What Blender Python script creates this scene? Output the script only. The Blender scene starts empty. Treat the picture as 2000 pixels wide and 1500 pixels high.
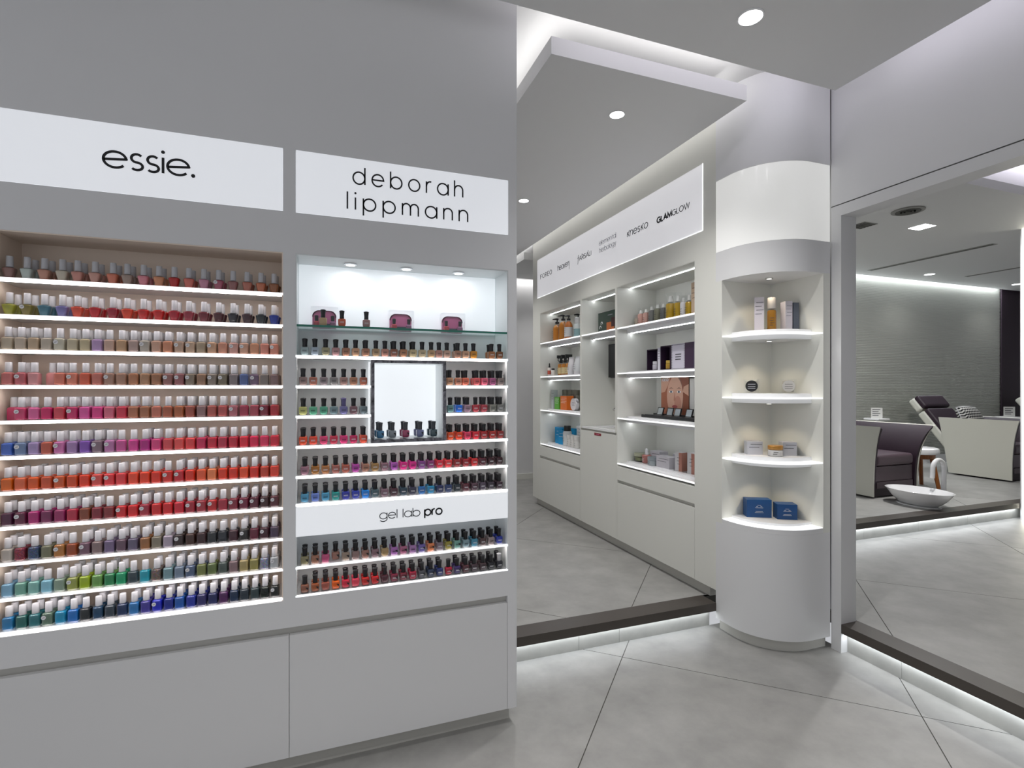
import bpy, bmesh, math, random
from mathutils import Vector, Matrix
random.seed(7)
S = bpy.context.scene
COL = S.collection

# ------------------------------------------------------------------ camera, world, exposure
cam_d = bpy.data.cameras.new('camera')
cam_d.sensor_width = 36.0
cam_d.lens = 1018.8 / 2000 * 36.0
cam_d.shift_y = 0.003
cam_d.clip_start = 0.05
cam = bpy.data.objects.new('camera', cam_d)
COL.objects.link(cam)
cam.location = (0, 0, 1.475)
cam.rotation_euler = (math.radians(90), 0, math.radians(-20.06))
S.camera = cam
W = bpy.data.worlds.new('world')
S.world = W
W.use_nodes = True
W.node_tree.nodes['Background'].inputs[0].default_value = (0.93, 0.95, 1.0, 1)
W.node_tree.nodes['Background'].inputs[1].default_value = 0.57
S.view_settings.view_transform = 'Standard'
S.view_settings.look = 'None'
S.view_settings.exposure = 0.0
S.view_settings.gamma = 1.0
S.view_settings.use_curve_mapping = False
S.cycles.max_bounces = 6
S.cycles.diffuse_bounces = 3
S.cycles.glossy_bounces = 2
S.cycles.transparent_max_bounces = 8
S.cycles.caustics_reflective = False
S.cycles.caustics_refractive = False
S.cycles.sample_clamp_indirect = 4.0
S.cycles.use_adaptive_sampling = True
S.cycles.adaptive_threshold = 0.045

def area(name, loc, rot, sx, sy, power, color=(1, 1, 1)):
    d = bpy.data.lights.new(name, 'AREA')
    d.shape = 'RECTANGLE'; d.size = sx; d.size_y = sy
    d.energy = power; d.color = color
    o = bpy.data.objects.new(name, d); COL.objects.link(o)
    o.location = loc; o.rotation_euler = [math.radians(a) for a in rot]
    return o

COOL = (0.90, 0.95, 1.0); NEUT = (1.0, 0.985, 0.97); LILAC = (0.92, 0.88, 1.0); WARM = (1.0, 0.86, 0.66)
# cove lights lying on top of the hanging ceiling panels, facing up
area('cove_light', (1.68, 1.90, 3.165), (90, 0, 0), 1.5, 0.03, 1.5, LILAC)
area('cove_light', (0.9, 1.90, 3.09), (180, 0, 0), 3.0, 0.05, 1.2, NEUT)
area('cove_light', (2.445, 0.2, 3.165), (0, -90, 0), 0.03, 3.3, 2.6, LILAC)
area('cove_light', (1.55, 2.24, 3.10), (180, 0, 0), 1.1, 0.05, 0.9, NEUT)
area('cove_light', (2.09, 4.4, 3.165), (0, -90, 0), 0.03, 4.2, 2.2, NEUT)
area('cove_light', (1.05, 4.4, 3.10), (180, -35, 0), 0.05, 4.2, 4.0, NEUT)
area('cove_light', (2.34, 6.35, 3.10), (180, -30, 0), 0.05, 1.0, 3.0, NEUT)
area('cove_light', (3.4, 6.90, 3.05), (-12, 0, 0), 2.0, 0.04, 4.0, NEUT)  # added wash that brightens the far wall from above
# light strips hidden under the step nosings
area('step_light', (1.53, 2.600, 0.106), (0, 0, 0), 1.44, 0.02, 1.3, COOL)
area('step_light', (2.733, 0.75, 0.106), (0, 0, 0), 0.02, 2.66, 2.2, COOL)
area('step_light', (4.70, 3.175, 0.266), (0, 0, 0), 3.7, 0.02, 4.0, COOL)
# cove washing the ribbed wall and the bright upper ceiling of the pedicure room
area('cove_light', (6.6, 5.20, 3.10), (-20, 0, 0), 7.4, 0.05, 98.0, COOL)
area('cove_light', (5.6, 2.62, 3.13), (180, 0, 0), 5.0, 0.05, 22.0, LILAC)

# ------------------------------------------------------------------ helpers
def lin(h, a=1.0):
    h = h.lstrip('#')
    v = [int(h[i:i + 2], 16) / 255 for i in (0, 2, 4)]
    return tuple((c / 12.92 if c <= .04045 else ((c + .055) / 1.055) ** 2.4) for c in v) + (a,)

MATS = {}
def mat(name, color='#ffffff', rough=0.5, metal=0.0, emit=None, estr=0.0, coat=0.0, trans=0.0, spec=0.5):
    if name in MATS: return MATS[name]
    m = bpy.data.materials.new(name); m.use_nodes = True
    b = m.node_tree.nodes['Principled BSDF']
    c = lin(color) if isinstance(color, str) else tuple(color) + (1.0,)
    b.inputs['Base Color'].default_value = c
    b.inputs['Roughness'].default_value = rough
    b.inputs['Metallic'].default_value = metal
    b.inputs['Coat Weight'].default_value = coat
    b.inputs['Coat Roughness'].default_value = 0.05
    b.inputs['Transmission Weight'].default_value = trans
    b.inputs['Specular IOR Level'].default_value = spec
    if emit is not None:
        b.inputs['Emission Color'].default_value = lin(emit)
        b.inputs['Emission Strength'].default_value = estr
    MATS[name] = m
    return m

def clear_mat(name, tint=(1, 1, 1), edge=0.02, rough=0.03, power=4.0):
    """clear glass or acrylic: see-through with a sharp sheen that grows at grazing angles"""
    m = bpy.data.materials.new(name); m.use_nodes = True
    nt = m.node_tree; nt.nodes.clear()
    out = nt.nodes.new('ShaderNodeOutputMaterial')
    mix = nt.nodes.new('ShaderNodeMixShader')
    tr = nt.nodes.new('ShaderNodeBsdfTransparent'); tr.inputs[0].default_value = tint + (1,)
    gl = nt.nodes.new('ShaderNodeBsdfGlossy'); gl.inputs['Roughness'].default_value = rough
    gl.inputs['Color'].default_value = (1, 1, 1, 1)
    lw = nt.nodes.new('ShaderNodeLayerWeight'); lw.inputs[0].default_value = .5
    pw = nt.nodes.new('ShaderNodeMath'); pw.operation = 'POWER'; pw.inputs[1].default_value = power
    nt.links.new(lw.outputs['Facing'], pw.inputs[0])
    add = nt.nodes.new('ShaderNodeMath'); add.operation = 'MULTIPLY_ADD'
    add.inputs[1].default_value = .55; add.inputs[2].default_value = edge
    nt.links.new(pw.outputs[0], add.inputs[0])
    nt.links.new(add.outputs[0], mix.inputs[0])
    nt.links.new(tr.outputs[0], mix.inputs[1]); nt.links.new(gl.outputs[0], mix.inputs[2])
    nt.links.new(mix.outputs[0], out.inputs[0])
    MATS[name] = m
    return m

def noisy(name, c1, c2, scale=4.0, rough=0.5, detail=6.0, bump=0.0, rvar=0.0, dist=0.0, stretch=None):
    m = bpy.data.materials.new(name); m.use_nodes = True
    nt = m.node_tree; b = nt.nodes['Principled BSDF']
    tc = nt.nodes.new('ShaderNodeTexCoord')
    src = tc.outputs['Object']
    if stretch:
        mp = nt.nodes.new('ShaderNodeMapping'); mp.inputs['Scale'].default_value = stretch
        nt.links.new(src, mp.inputs[0]); src = mp.outputs[0]
    n = nt.nodes.new('ShaderNodeTexNoise'); n.inputs['Scale'].default_value = scale
    n.inputs['Detail'].default_value = detail; n.inputs['Roughness'].default_value = 0.62
    n.inputs['Distortion'].default_value = dist
    nt.links.new(src, n.inputs['Vector'])
    r = nt.nodes.new('ShaderNodeValToRGB')
    r.color_ramp.elements[0].position = 0.32; r.color_ramp.elements[0].color = lin(c1)
    r.color_ramp.elements[1].position = 0.70; r.color_ramp.elements[1].color = lin(c2)
    nt.links.new(n.outputs['Fac'], r.inputs[0]); nt.links.new(r.outputs[0], b.inputs['Base Color'])
    b.inputs['Roughness'].default_value = rough
    if bump:
        bp = nt.nodes.new('ShaderNodeBump'); bp.inputs['Strength'].default_value = bump
        bp.inputs['Distance'].default_value = 0.002
        nt.links.new(n.outputs['Fac'], bp.inputs['Height']); nt.links.new(bp.outputs[0], b.inputs['Normal'])
    MATS[name] = m
    return m

class MB:
    """collects shapes into one mesh"""
    def __init__(s): s.v = []; s.f = []; s.c = []
    def add(s, vs, fs, col=None):
        o = len(s.v); s.v += [tuple(p) for p in vs]; s.f += [tuple(i + o for i in q) for q in fs]
        s.c += [col] * len(vs)
        return s
    def box(s, x0, x1, y0, y1, z0, z1, col=None):
        vs = [(x, y, z) for z in (z0, z1) for y in (y0, y1) for x in (x0, x1)]
        return s.add(vs, [(0, 2, 3, 1), (4, 5, 7, 6), (0, 1, 5, 4), (2, 6, 7, 3), (0, 4, 6, 2), (1, 3, 7, 5)], col)
    def prism(s, poly, z0, z1, col=None):
        n = len(poly)
        a = sum(poly[i][0] * poly[(i + 1) % n][1] - poly[(i + 1) % n][0] * poly[i][1] for i in range(n))
        if a < 0: poly = poly[::-1]
        vs = [(x, y, z0) for x, y in poly] + [(x, y, z1) for x, y in poly]
        fs = [tuple(range(n))[::-1], tuple(range(n, 2 * n))]
        fs += [(i, (i + 1) % n, n + (i + 1) % n, n + i) for i in range(n)]
        return s.add(vs, fs, col)
    def loft(s, rings, cap0=True, cap1=True, col=None):
        n = len(rings[0]); vs = [p for r in rings for p in r]; fs = []
        for k in range(len(rings) - 1):
            for i in range(n):
                j = (i + 1) % n
                fs.append((k * n + i, k * n + j, (k + 1) * n + j, (k + 1) * n + i))
        if cap0: fs.append(tuple(range(n))[::-1])
        if cap1: fs.append(tuple(range((len(rings) - 1) * n, len(rings) * n)))
        return s.add(vs, fs, col)
    def lathe(s, prof, seg=16, cx=0, cy=0, cz=0, sx=1, sy=1, col=None):
        rings = [[(cx + r * sx * math.cos(2 * math.pi * i / seg), cy + r * sy * math.sin(2 * math.pi * i / seg), cz + z)
                  for i in range(seg)] for r, z in prof]
        return s.loft(rings, col=col)
    def squircle(s, prof, p=4.0, seg=20, cx=0, cy=0, cz=0, dy=1.0, col=None):
        """prof: (half width, z, exponent override)"""
        rings = []
        for q in prof:
            r, z = q[0], q[1]; e = q[2] if len(q) > 2 else p
            ring = []
            for i in range(seg):
                t = 2 * math.pi * (i + .5) / seg; c, n = math.cos(t), math.sin(t)
                ring.append((cx + r * math.copysign(abs(c) ** (2 / e), c), cy + dy * r * math.copysign(abs(n) ** (2 / e), n), cz + z))
            rings.append(ring)
        return s.loft(rings, col=col)
    def tube(s, path, r, seg=10, col=None):
        P = [Vector(p) for p in path]; rings = []
        for i, p in enumerate(P):
            t = (P[min(i + 1, len(P) - 1)] - P[max(i - 1, 0)]).normalized()
            a = Vector((0, 1, 0)) if abs(t.y) < .9 else Vector((1, 0, 0))
            u = t.cross(a).normalized(); w = t.cross(u).normalized()
            rr = r[i] if isinstance(r, (list, tuple)) else r
            rings.append([tuple(p + rr * (math.cos(2 * math.pi * k / seg) * u + math.sin(2 * math.pi * k / seg) * w)) for k in range(seg)])
        return s.loft(rings, col=col)
    def mesh(s, name, smooth=False):
        me = bpy.data.meshes.new(name)
        me.from_pydata(s.v, [], s.f)
        bm = bmesh.new(); bm.from_mesh(me)
        bmesh.ops.recalc_face_normals(bm, faces=bm.faces)
        bm.to_mesh(me); bm.free()
        if any(c is not None for c in s.c):
            at = me.color_attributes.new('tint', 'FLOAT_COLOR', 'POINT')
            for i, c in enumerate(s.c): at.data[i].color = c or (1, 1, 1, 1)
        if smooth:
            me.polygons.foreach_set('use_smooth', [True] * len(me.polygons))
            me.set_sharp_from_angle(angle=math.radians(38))
        return me
    def build(s, name, m, parent=None, smooth=False):
        return link(name, s.mesh(name, smooth), m, parent)

def link(name, me, m, parent=None):
    if m is not None and not me.materials: me.materials.append(MATS[m] if isinstance(m, str) else m)
    o = bpy.data.objects.new(name, me); COL.objects.link(o)
    if parent is not None: o.parent = parent
    return o

def tag(o, label=None, cat=None, group=None, kind=None):
    if label: o['label'] = label
    if cat: o['category'] = cat
    if group: o['group'] = group
    if kind: o['kind'] = kind
    return o

def thing(name, label, cat, loc=(0, 0, 0), rz=0.0, group=None):
    o = bpy.data.objects.new(name, None); COL.objects.link(o)
    o.empty_display_size = 0.05
    o.location = loc; o.rotation_euler = (0, 0, rz)
    return tag(o, label, cat, group)

def struct(name, mb, m, label=None, smooth=False):
    o = mb.build(name, m, None, smooth)
    tag(o, label, None, None, 'structure')
    return o

def xbox(name, m, parent, *dims):
    return MB().box(*dims).build(name, m, parent)

ORD = ['first', 'second', 'third', 'fourth', 'fifth', 'sixth', 'seventh', 'eighth', 'ninth', 'tenth', 'eleventh', 'twelfth',
       'thirteenth', 'fourteenth', 'fifteenth', 'sixteenth', 'seventeenth', 'eighteenth', 'nineteenth', 'twentieth',
       'twenty-first', 'twenty-second', 'twenty-third', 'twenty-fourth']

# ------------------------------------------------------------------ materials
mat('wall_paint', (.80, .80, .81), .55)
mat('ceiling_paint', (.74, .74, .74), .6)
mat('laminate', (.78, .78, .785), .35)
mat('laminate_warm', (.79, .79, .735), .35)
mat('cream', (.86, .73, .62), .5)
mat('cool_white', (.82, .85, .85), .4)
mat('plinth', (.55, .54, .50), .45)
mat('shadow_gap', (.62, .61, .57), .6)
mat('vent_grey', (.30, .30, .28), .6)
mat('gap_dark', (.10, .10, .09), .7)
mat('white_gloss', (.86, .86, .87), .18)
mat('porcelain', (.88, .88, .89), .08, coat=.6)
mat('sign_panel', (.8, .8, .8), .25, emit='#eff3fb', estr=.50)
mat('sign_panel_dim', (.8, .8, .8), .2, emit='#efeef4', estr=.42)
mat('fascia_lit', (.8, .8, .8), .25, emit='#eef3fa', estr=.5)
mat('shade_lit', (.82, .82, .80), .12, emit='#f1f1ee', estr=.40)
mat('black_print', '#15161a', .4)
mat('grey_print', '#38383e', .5)
mat('pale_print', '#8e8e97', .5)
mat('white_print', '#e9e9ec', .5)
mat('led', (1, 1, 1), .4, emit='#fff8fb', estr=1.15)
mat('led_cool', (1, 1, 1), .4, emit='#f4f9ff', estr=1.15)
mat('led_under', (1, 1, 1), .4, emit='#fff6f2', estr=10.0)
mat('niche_glow_soft', (.8, .8, .8), .3, emit='#eaf4fb', estr=.50)
mat('led_edge', (1, 1, 1), .4, emit='#fbfdff', estr=.75)
mat('led_line', (1, 1, 1), .4, emit='#f6faff', estr=21.0)
mat('led_warm', (1, 1, 1), .4, emit='#fffbe8', estr=9.0)
mat('lamp_disc', (1, 1, 1), .4, emit='#ffffff', estr=9.0)
mat('lamp_disc_soft', (1, 1, 1), .4, emit='#fffaf0', estr=3.0)
mat('chrome', (.75, .75, .76), .15, 1.0)
mat('white_cap', (.53, .53, .56), .3)
mat('black_cap', '#1c1c1f', .32)
mat('grey_cap', '#4a4c52', .32)
mat('violet_cap', '#55507c', .35)
mat('silver_cap', '#c9c9cc', .3, .6)
mat('sticker_paper', '#e4e4e8', .5)
mat('nosing', '#4a443f', .35)
mat('nosing_light', '#6b665e', .35)
mat('grout', '#55544f', .8)
mat('plum_leather', '#291825', .5)
mat('plum_seat', '#4c3d45', .38)
mat('cream_leather', '#c9c8bd', .38)
mat('oak', '#8f5526', .4)
mat('plum_wall', '#2a1c28', .5)
mat('ribbed', (.74, .75, .71), .5)
mat('matt_black', '#17181a', .4)
mat('glass_green', '#2c7a68', .15)
clear_mat('clear_glass', (.985, .99, .99), .012, .05, 3.0)
clear_mat('acrylic', (.985, .99, .99), .02, .04, 5.0)
clear_mat('shelf_glass', (.90, .96, .95), .05, .02, 4.0)
noisy('floor_tile', '#93928f', '#a9a8a5', 5.0, .42, 9.0, .05)
noisy('riser_tile', '#a9a9a5', '#bdbdb8', 5.0, .5, 8.0)
noisy('marble_dark', '#2e2e34', '#8c8a94', 26.0, .15, 8.0, 0, 0, 1.8)
noisy('wood', '#7a4318', '#9c5f2b', 6.0, .4, 5.0, 0, 0, .6, (12, 12, 1.5))

def polish_mat(name, attr=False):
    m = bpy.data.materials.new(name); m.use_nodes = True
    nt = m.node_tree; b = nt.nodes['Principled BSDF']
    if attr:
        n = nt.nodes.new('ShaderNodeVertexColor'); n.layer_name = 'tint'
    else:
        n = nt.nodes.new('ShaderNodeObjectInfo')
    nt.links.new(n.outputs['Color'], b.inputs['Base Color'])
    b.inputs['Roughness'].default_value = .28
    b.inputs['Coat Weight'].default_value = .15
    b.inputs['Coat Roughness'].default_value = .06
    MATS[name] = m
polish_mat('polish'); polish_mat('polish_joined', True)

def glitter_mat():
    m = bpy.data.materials.new('glitter'); m.use_nodes = True
    nt = m.node_tree; b = nt.nodes['Principled BSDF']
    n = nt.nodes.new('ShaderNodeObjectInfo'); tc = nt.nodes.new('ShaderNodeTexCoord')
    v = nt.nodes.new('ShaderNodeTexVoronoi'); v.inputs['Scale'].default_value = 700
    nt.links.new(tc.outputs['Object'], v.inputs['Vector'])
    hs = nt.nodes.new('ShaderNodeMix'); hs.data_type = 'RGBA'; hs.blend_type = 'OVERLAY'; hs.inputs['Factor'].default_value = .8
    nt.links.new(n.outputs['Color'], hs.inputs[6]); nt.links.new(v.outputs['Color'], hs.inputs[7])
    nt.links.new(hs.outputs[2], b.inputs['Base Color'])
    b.inputs['Roughness'].default_value = .25; b.inputs['Metallic'].default_value = .3
    MATS['glitter'] = m
glitter_mat()

# ------------------------------------------------------------------ stroke lettering
def arc(cx, cy, rx, ry, a0, a1, n=None):
    n = n or max(4, int(abs(a1 - a0) / 14))
    return [(cx + rx * math.cos(math.radians(a0 + (a1 - a0) * i / n)), cy + ry * math.sin(math.radians(a0 + (a1 - a0) * i / n))) for i in range(n + 1)]
O_ = lambda w=1.0: arc(w / 2, .5, w / 2, .5, 0, 360, 32)
G = {  # width, strokes ; x height 1
 'a': (1.0, [O_(), [(1, 0), (1, 1)]]), 'b': (1.0, [O_(), [(0, 0), (0, 1.42)]]), 'd': (1.0, [O_(), [(1, 0), (1, 1.42)]]),
 'e': (1.0, [[(0, .52), (1, .52)] + arc(.5, .5, .5, .5, 4, 322, 28)]),
 'E~': (1.28, [[(.02, .46), (1.26, .58)] + arc(.64, .5, .64, .5, 10, 318, 30)]),
 'g': (1.0, [O_(), [(1, 1), (1, .0)] + arc(.5, 0, .5, .42, 0, -150, 12)]), 'o': (1.0, [O_()]), 'p': (1.0, [O_(), [(0, 1), (0, -.42)]]),
 'h': (.78, [[(0, 0), (0, 1.42)], [(0, .5)] + arc(.39, .6, .39, .4, 180, 0, 12) + [(.78, 0)]]),
 'n': (.78, [[(0, 0), (0, 1)], [(0, .5)] + arc(.39, .6, .39, .4, 180, 0, 12) + [(.78, 0)]]),
 'm': (1.36, [[(0, 0), (0, 1)], [(0, .5)] + arc(.34, .64, .34, .36, 180, 0, 12) + [(.68, 0)], [(.68, .5)] + arc(1.02, .64, .34, .36, 180, 0, 12) + [(1.36, 0)]]),
 'r': (.42, [[(0, 0), (0, 1)], [(0, .55)] + arc(.36, .58, .36, .42, 180, 75, 8)]),
 'l': (.02, [[(0, 0), (0, 1.42)]]), 'i': (.02, [[(0, 0), (0, 1)], 'dot']),
 's': (.68, [arc(.34, .74, .31, .26, 38, 270, 16) + arc(.34, .24, .33, .24, 90, -142, 16)[1:]]),
 't': (.5, [[(.22, 1.3), (.22, 0)], [(0, .95), (.5, .95)]]), 'y': (.8, [[(0, 1), (.42, 0)], [(.82, 1), (.25, -.42)]]),
 'v': (.75, [[(0, 1), (.38, 0), (.75, 1)]]), 'k': (.7, [[(.1, 0), (.1, 1)], [(.72, 1.2), (.12, .4)], [(.3, .55), (.7, 0)]]),
 '.': (.1, ['period']), ' ': (.45, []),
 'F': (.62, [[(.62, 1), (0, 1), (0, 0)], [(0, .52), (.5, .52)]]), 'O': (1.0, [O_()]), 'E': (.6, [[(.6, 1), (0, 1), (0, 0), (.6, 0)], [(0, .52), (.52, .52)]]),
 'R': (.64, [[(0, 0), (0, 1), (.35, 1)] + arc(.35, .75, .27, .25, 90, -90, 10) + [(0, .5)], [(.3, .5), (.64, 0)]]),
 'A': (.9, [[(0, 0), (.45, 1), (.9, 0)], [(.16, .35), (.74, .35)]]), 'S': (.62, [arc(.31, .74, .28, .26, 38, 270, 16) + arc(.31, .24, .31, .24, 90, -142, 16)[1:]]),
 'L': (.52, [[(0, 1), (0, 0), (.52, 0)]]), 'I': (.04, [[(0, 0), (0, 1)]]), 'G': (.95, [arc(.5, .5, .5, .5, 45, 350, 26) + [(.98, .48), (.56, .48)]]),
 'M': (1.0, [[(0, 0), (.06, 1), (.5, .15), (.94, 1), (1, 0)]]), 'W': (1.3, [[(0, 1), (.33, 0), (.65, 1), (.98, 0), (1.3, 1)]]),
 'f': (.5, [arc(.5, 1.05, .22, .3, 90, 180, 6) + [(.2, -.5)] + arc(.0, -.5, .2, .2, 0, -70, 4), [(.02, .75), (.5, .75)]]),
}
def ribbon(mb, pts, w, to3d, d0, d1):
    n = len(pts); closed = n > 3 and math.dist(pts[0], pts[-1]) < 1e-6
    L, R = [], []
    for i, p in enumerate(pts):
        if closed:
            a = pts[(i - 1) % (n - 1)]; b = pts[(i + 1) % (n - 1)]
        else:
            a = pts[max(i - 1, 0)]; b = pts[min(i + 1, n - 1)]
        d1v = (p[0] - a[0], p[1] - a[1]); d2v = (b[0] - p[0], b[1] - p[1])
        l1 = math.hypot(*d1v); l2 = math.hypot(*d2v)
        u1 = (d1v[0] / l1, d1v[1] / l1) if l1 > 1e-9 else None; u2 = (d2v[0] / l2, d2v[1] / l2) if l2 > 1e-9 else None
        u1 = u1 or u2; u2 = u2 or u1
        nx, ny = -(u1[1] + u2[1]), u1[0] + u2[0]; ln = math.hypot(nx, ny) or 1
        nx /= ln; ny /= ln
        k = max(.45, nx * -u1[1] + ny * u1[0])
        h = w / 2 / k
        L.append((p[0] + nx * h, p[1] + ny * h)); R.append((p[0] - nx * h, p[1] - ny * h))
    for i in range(n - 1):
        q = [L[i], R[i], R[i + 1], L[i + 1]]
        mb.add([to3d(x, y, d0) for x, y in q] + [to3d(x, y, d1) for x, y in q],
               [(0, 1, 2, 3), (7, 6, 5, 4), (0, 4, 5, 1), (1, 5, 6, 2), (2, 6, 7, 3), (3, 7, 4, 0)])
def text(parent, m, s, xh, stroke, gap, u0, v0, frame, width=None, slant=0.0, bold=None, sx=1.0):
    """one part per letter ; frame: function (u, v, depth) -> xyz ; width fits the total"""
    toks = []; i = 0
    while i < len(s):
        if s[i:i + 2] == 'E~': toks.append('E~'); i += 2
        else: toks.append(s[i]); i += 1
    tot = sum(G[t][0] for t in toks) + gap * (len(toks) - 1)
    k = (width / (tot * xh)) if width else sx
    x = 0.0
    for j, t in enumerate(toks):
        st = stroke if not bold or not bold(j) else stroke * 2.1
        mb = MB()
        for g in G[t][1]:
            if g == 'dot' or g == 'period':
                cy = 1.36 if g == 'dot' else .06
                r = st * (.72 if g == 'dot' else .80)
                c = [(u0 + x * xh * k + math.cos(q * math.pi / 8) * r, v0 + cy * xh + math.sin(q * math.pi / 8) * r) for q in range(16)]
                mb.add([frame(a, b, .0) for a, b in c] + [frame(a, b, .0015) for a, b in c],
                       [tuple(range(16)), tuple(range(31, 15, -1))] + [(q, (q + 1) % 16, 16 + (q + 1) % 16, 16 + q) for q in range(16)])
            else:
                ribbon(mb, [(u0 + (x + a + slant * b) * xh * k, v0 + b * xh) for a, b in g], st, frame, .0, .0015)
        if mb.v: mb.build('letter', m, parent)
        x += G[t][0] + gap

# ------------------------------------------------------------------ structure
def boxes_minus(a0, a1, z0, z1, holes):
    zs = sorted({z0, z1} | {z for h in holes for z in h[2:] if z0 < z < z1})
    out = []
    for zb, zt in zip(zs, zs[1:]):
        zm = (zb + zt) / 2
        cuts = sorted((h[0], h[1]) for h in holes if h[2] < zm < h[3])
        x = a0
        for c0, c1 in cuts:
            if c0 > x: out.append((x, c0, zb, zt))
            x = max(x, c1)
        if x < a1: out.append((x, a1, zb, zt))
    return out

RF = 0.16     # raised floor
PF = 0.32     # pedicure platform
H_UP = 3.24   # upper ceiling
WY = 2.15     # face of the polish wall
MX = 2.26     # face of the shelf wall

# --- polish wall (runs along x, faces the camera)
E_BAY = (-0.996, -0.137, 0.666, 1.985)
L_BAY = (-0.093, 0.767, 0.672, 1.985)
E_SIGN = (-0.996, -0.137, 2.141, 2.379)
L_SIGN = (-0.0923, 0.7674, 2.140, 2.379)
BASE = (-1.30, 0.7645, 0.067, 0.562)
mb = MB()
for a, b, c, d in boxes_minus(-2.6, 0.807, 0.067, H_UP, [E_BAY, L_BAY, E_SIGN, L_SIGN, BASE]):
    mb.box(a, b, WY, 2.34, c, d)
mb.box(-2.6, 0.807, 2.34, 2.60, 0.067, H_UP)
struct('wall_front', mb, 'wall_paint')
struct('wall_corridor', MB().box(0.55, 0.80, 2.60, 8.6, RF, H_UP), 'wall_paint')
struct('trim_1', MB().box(-2.6, 0.785, 2.19, 2.60, 0.0, 0.067), 'plinth')

# --- shelf wall (runs along y)
BAYS = {'near': (2.755, 3.700, 0.831, 2.289), 'middle': (3.725, 4.320, 1.101, 2.286), 'far': (4.342, 5.288, 0.831, 2.287)}
S_SIGN = (2.680, 5.358, 2.4655, 2.884)
mb = MB()
holes = list(BAYS.values()) + [S_SIGN, (2.755, 3.690, 0.236, 0.722), (3.705, 4.330, 0.236, 1.1005), (4.343, 5.288, 0.236, 0.724)]
for a, b, c, d in boxes_minus(2.5636, 5.493, 0.236, H_UP, holes):
    mb.box(MX, 2.66, a, b, c, d)
mb.box(2.66, 2.83, 2.5636, 5.493, RF, H_UP)
struct('wall_shelves', mb, 'laminate_warm')
struct('trim_2', MB().box(2.30, 2.66, 2.66, 5.46, RF, 0.236), 'plinth')

# --- far end of the corridor
struct('wall_far', MB().box(0.0, 5.2, 6.98, 7.2, RF, H_UP), 'wall_paint')
struct('wall_far_end', MB().box(5.2, 5.35, 5.40, 7.2, RF, H_UP), 'wall_paint')
struct('wall_far_side', MB().box(2.66, 5.2, 5.41, 5.492, RF, H_UP), 'wall_paint')
struct('baseboard_far', MB().box(0.81, 5.2, 6.955, 6.98, RF, 0.235), 'laminate_warm')

# --- ceilings and hanging panels
struct('ceiling', MB().box(-4.5, 2.86, -4.5, 8.6, H_UP, H_UP + .06), 'ceiling_paint')
struct('ceiling_panel_entrance', MB().box(-4.5, 2.481, -4.5, 1.95, 3.0, 3.08), 'ceiling_paint')
struct('ceiling_panel_corridor', MB().box(0.988, 2.127, 2.18, 6.6, 3.0, 3.082), 'ceiling_paint')
struct('ceiling_panel_far', MB().box(2.27, 4.5, 5.80, 6.84, 3.0, 3.085), 'ceiling_paint')
struct('ceiling_far', MB().box(2.86, 5.2, 5.40, 8.6, H_UP, H_UP + .06), 'ceiling_paint')

# --- wall with the opening to the pedicure room
mb = MB()
mb.box(2.71, 2.95, -0.70, 2.155, 2.495, 3.40)
mb.box(2.71, 2.95, -4.5, -0.70, 0.0, 3.40)
struct('wall_right', mb, 'wall_paint')
fr = MB()
fr.box(2.705, 2.821, 2.090, 2.150, 0.0, 2.487)
fr.box(2.705, 2.821, -0.69, 2.090, 2.427, 2.487)
fr.box(2.705, 2.821, -0.70, -0.63, 0.0, 2.427)
struct('door_1', fr, 'laminate')
struct('groove_shade', MB().box(2.7145, 2.90, -0.69, 2.158, 2.4875, 2.4945), 'gap_dark')  # dark strip that paints the shade in the groove above the frame

# --- pedicure room shell
struct('wall_partition', MB().box(2.835, 2.918, 2.167, 5.4, RF, 3.40), 'wall_paint')
rib = MB(); n = 122; z0, z1 = 0.45, 3.30; p = (z1 - z0) / n
pts = []
for i in range(n):
    pts += [(5.28, z0 + i * p), (5.258, z0 + (i + .62) * p), (5.28, z0 + (i + .72) * p)]
pts.append((5.28, z1))
vs = [(x, y, z) for x in (2.92, 10.41) for y, z in pts]; m_ = len(pts)
rib.add(vs, [(i, i + 1, m_ + i + 1, m_ + i) for i in range(m_ - 1)])
struct('wall_ribbed', rib, 'ribbed')
struct('wall_back', MB().box(2.95, 13.2, 5.285, 5.40, PF - .1, 3.40), 'wall_paint')
struct('baseboard_back', MB().box(2.92, 10.41, 5.262, 5.284, PF, 0.45), 'laminate')
struct('wall_plum', MB().box(10.42, 13.2, 5.25, 5.284, PF, 3.30), 'plum_wall')
struct('wall_end', MB().box(13.0, 13.2, -2.6, 5.25, RF, 3.40), 'wall_paint')
struct('wall_south', MB().box(2.95, 13.2, -2.8, -2.6, RF, 3.40), 'wall_paint')
struct('ceiling_pedicure', MB().box(2.95, 13.2, -2.8, 5.4, 3.40, 3.46), 'ceiling_paint')
struct('ceiling_panel_pedicure', MB().box(2.95, 12.9, 2.573, 5.17, 3.045, 3.115), 'ceiling_paint')
mb = MB().box(6.56, 6.80, 3.02, 3.14, RF, 3.045)
wp = struct('wall_partition_end', mb, 'ribbed')
rb = MB(); k = 122; pz = (3.04 - RF) / k; pts = []
for i in range(k): pts += [(3.018, RF + i * pz), (3.006, RF + (i + .62) * pz), (3.018, RF + (i + .72) * pz)]
vs = [(x, y, z) for x in (6.57, 6.80) for y, z in pts]; m_ = len(pts)
rb.add(vs, [(i, i + 1, m_ + i + 1, m_ + i) for i in range(m_ - 1)])
rb.build('ribbed_cladding', 'ribbed', wp)

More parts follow.
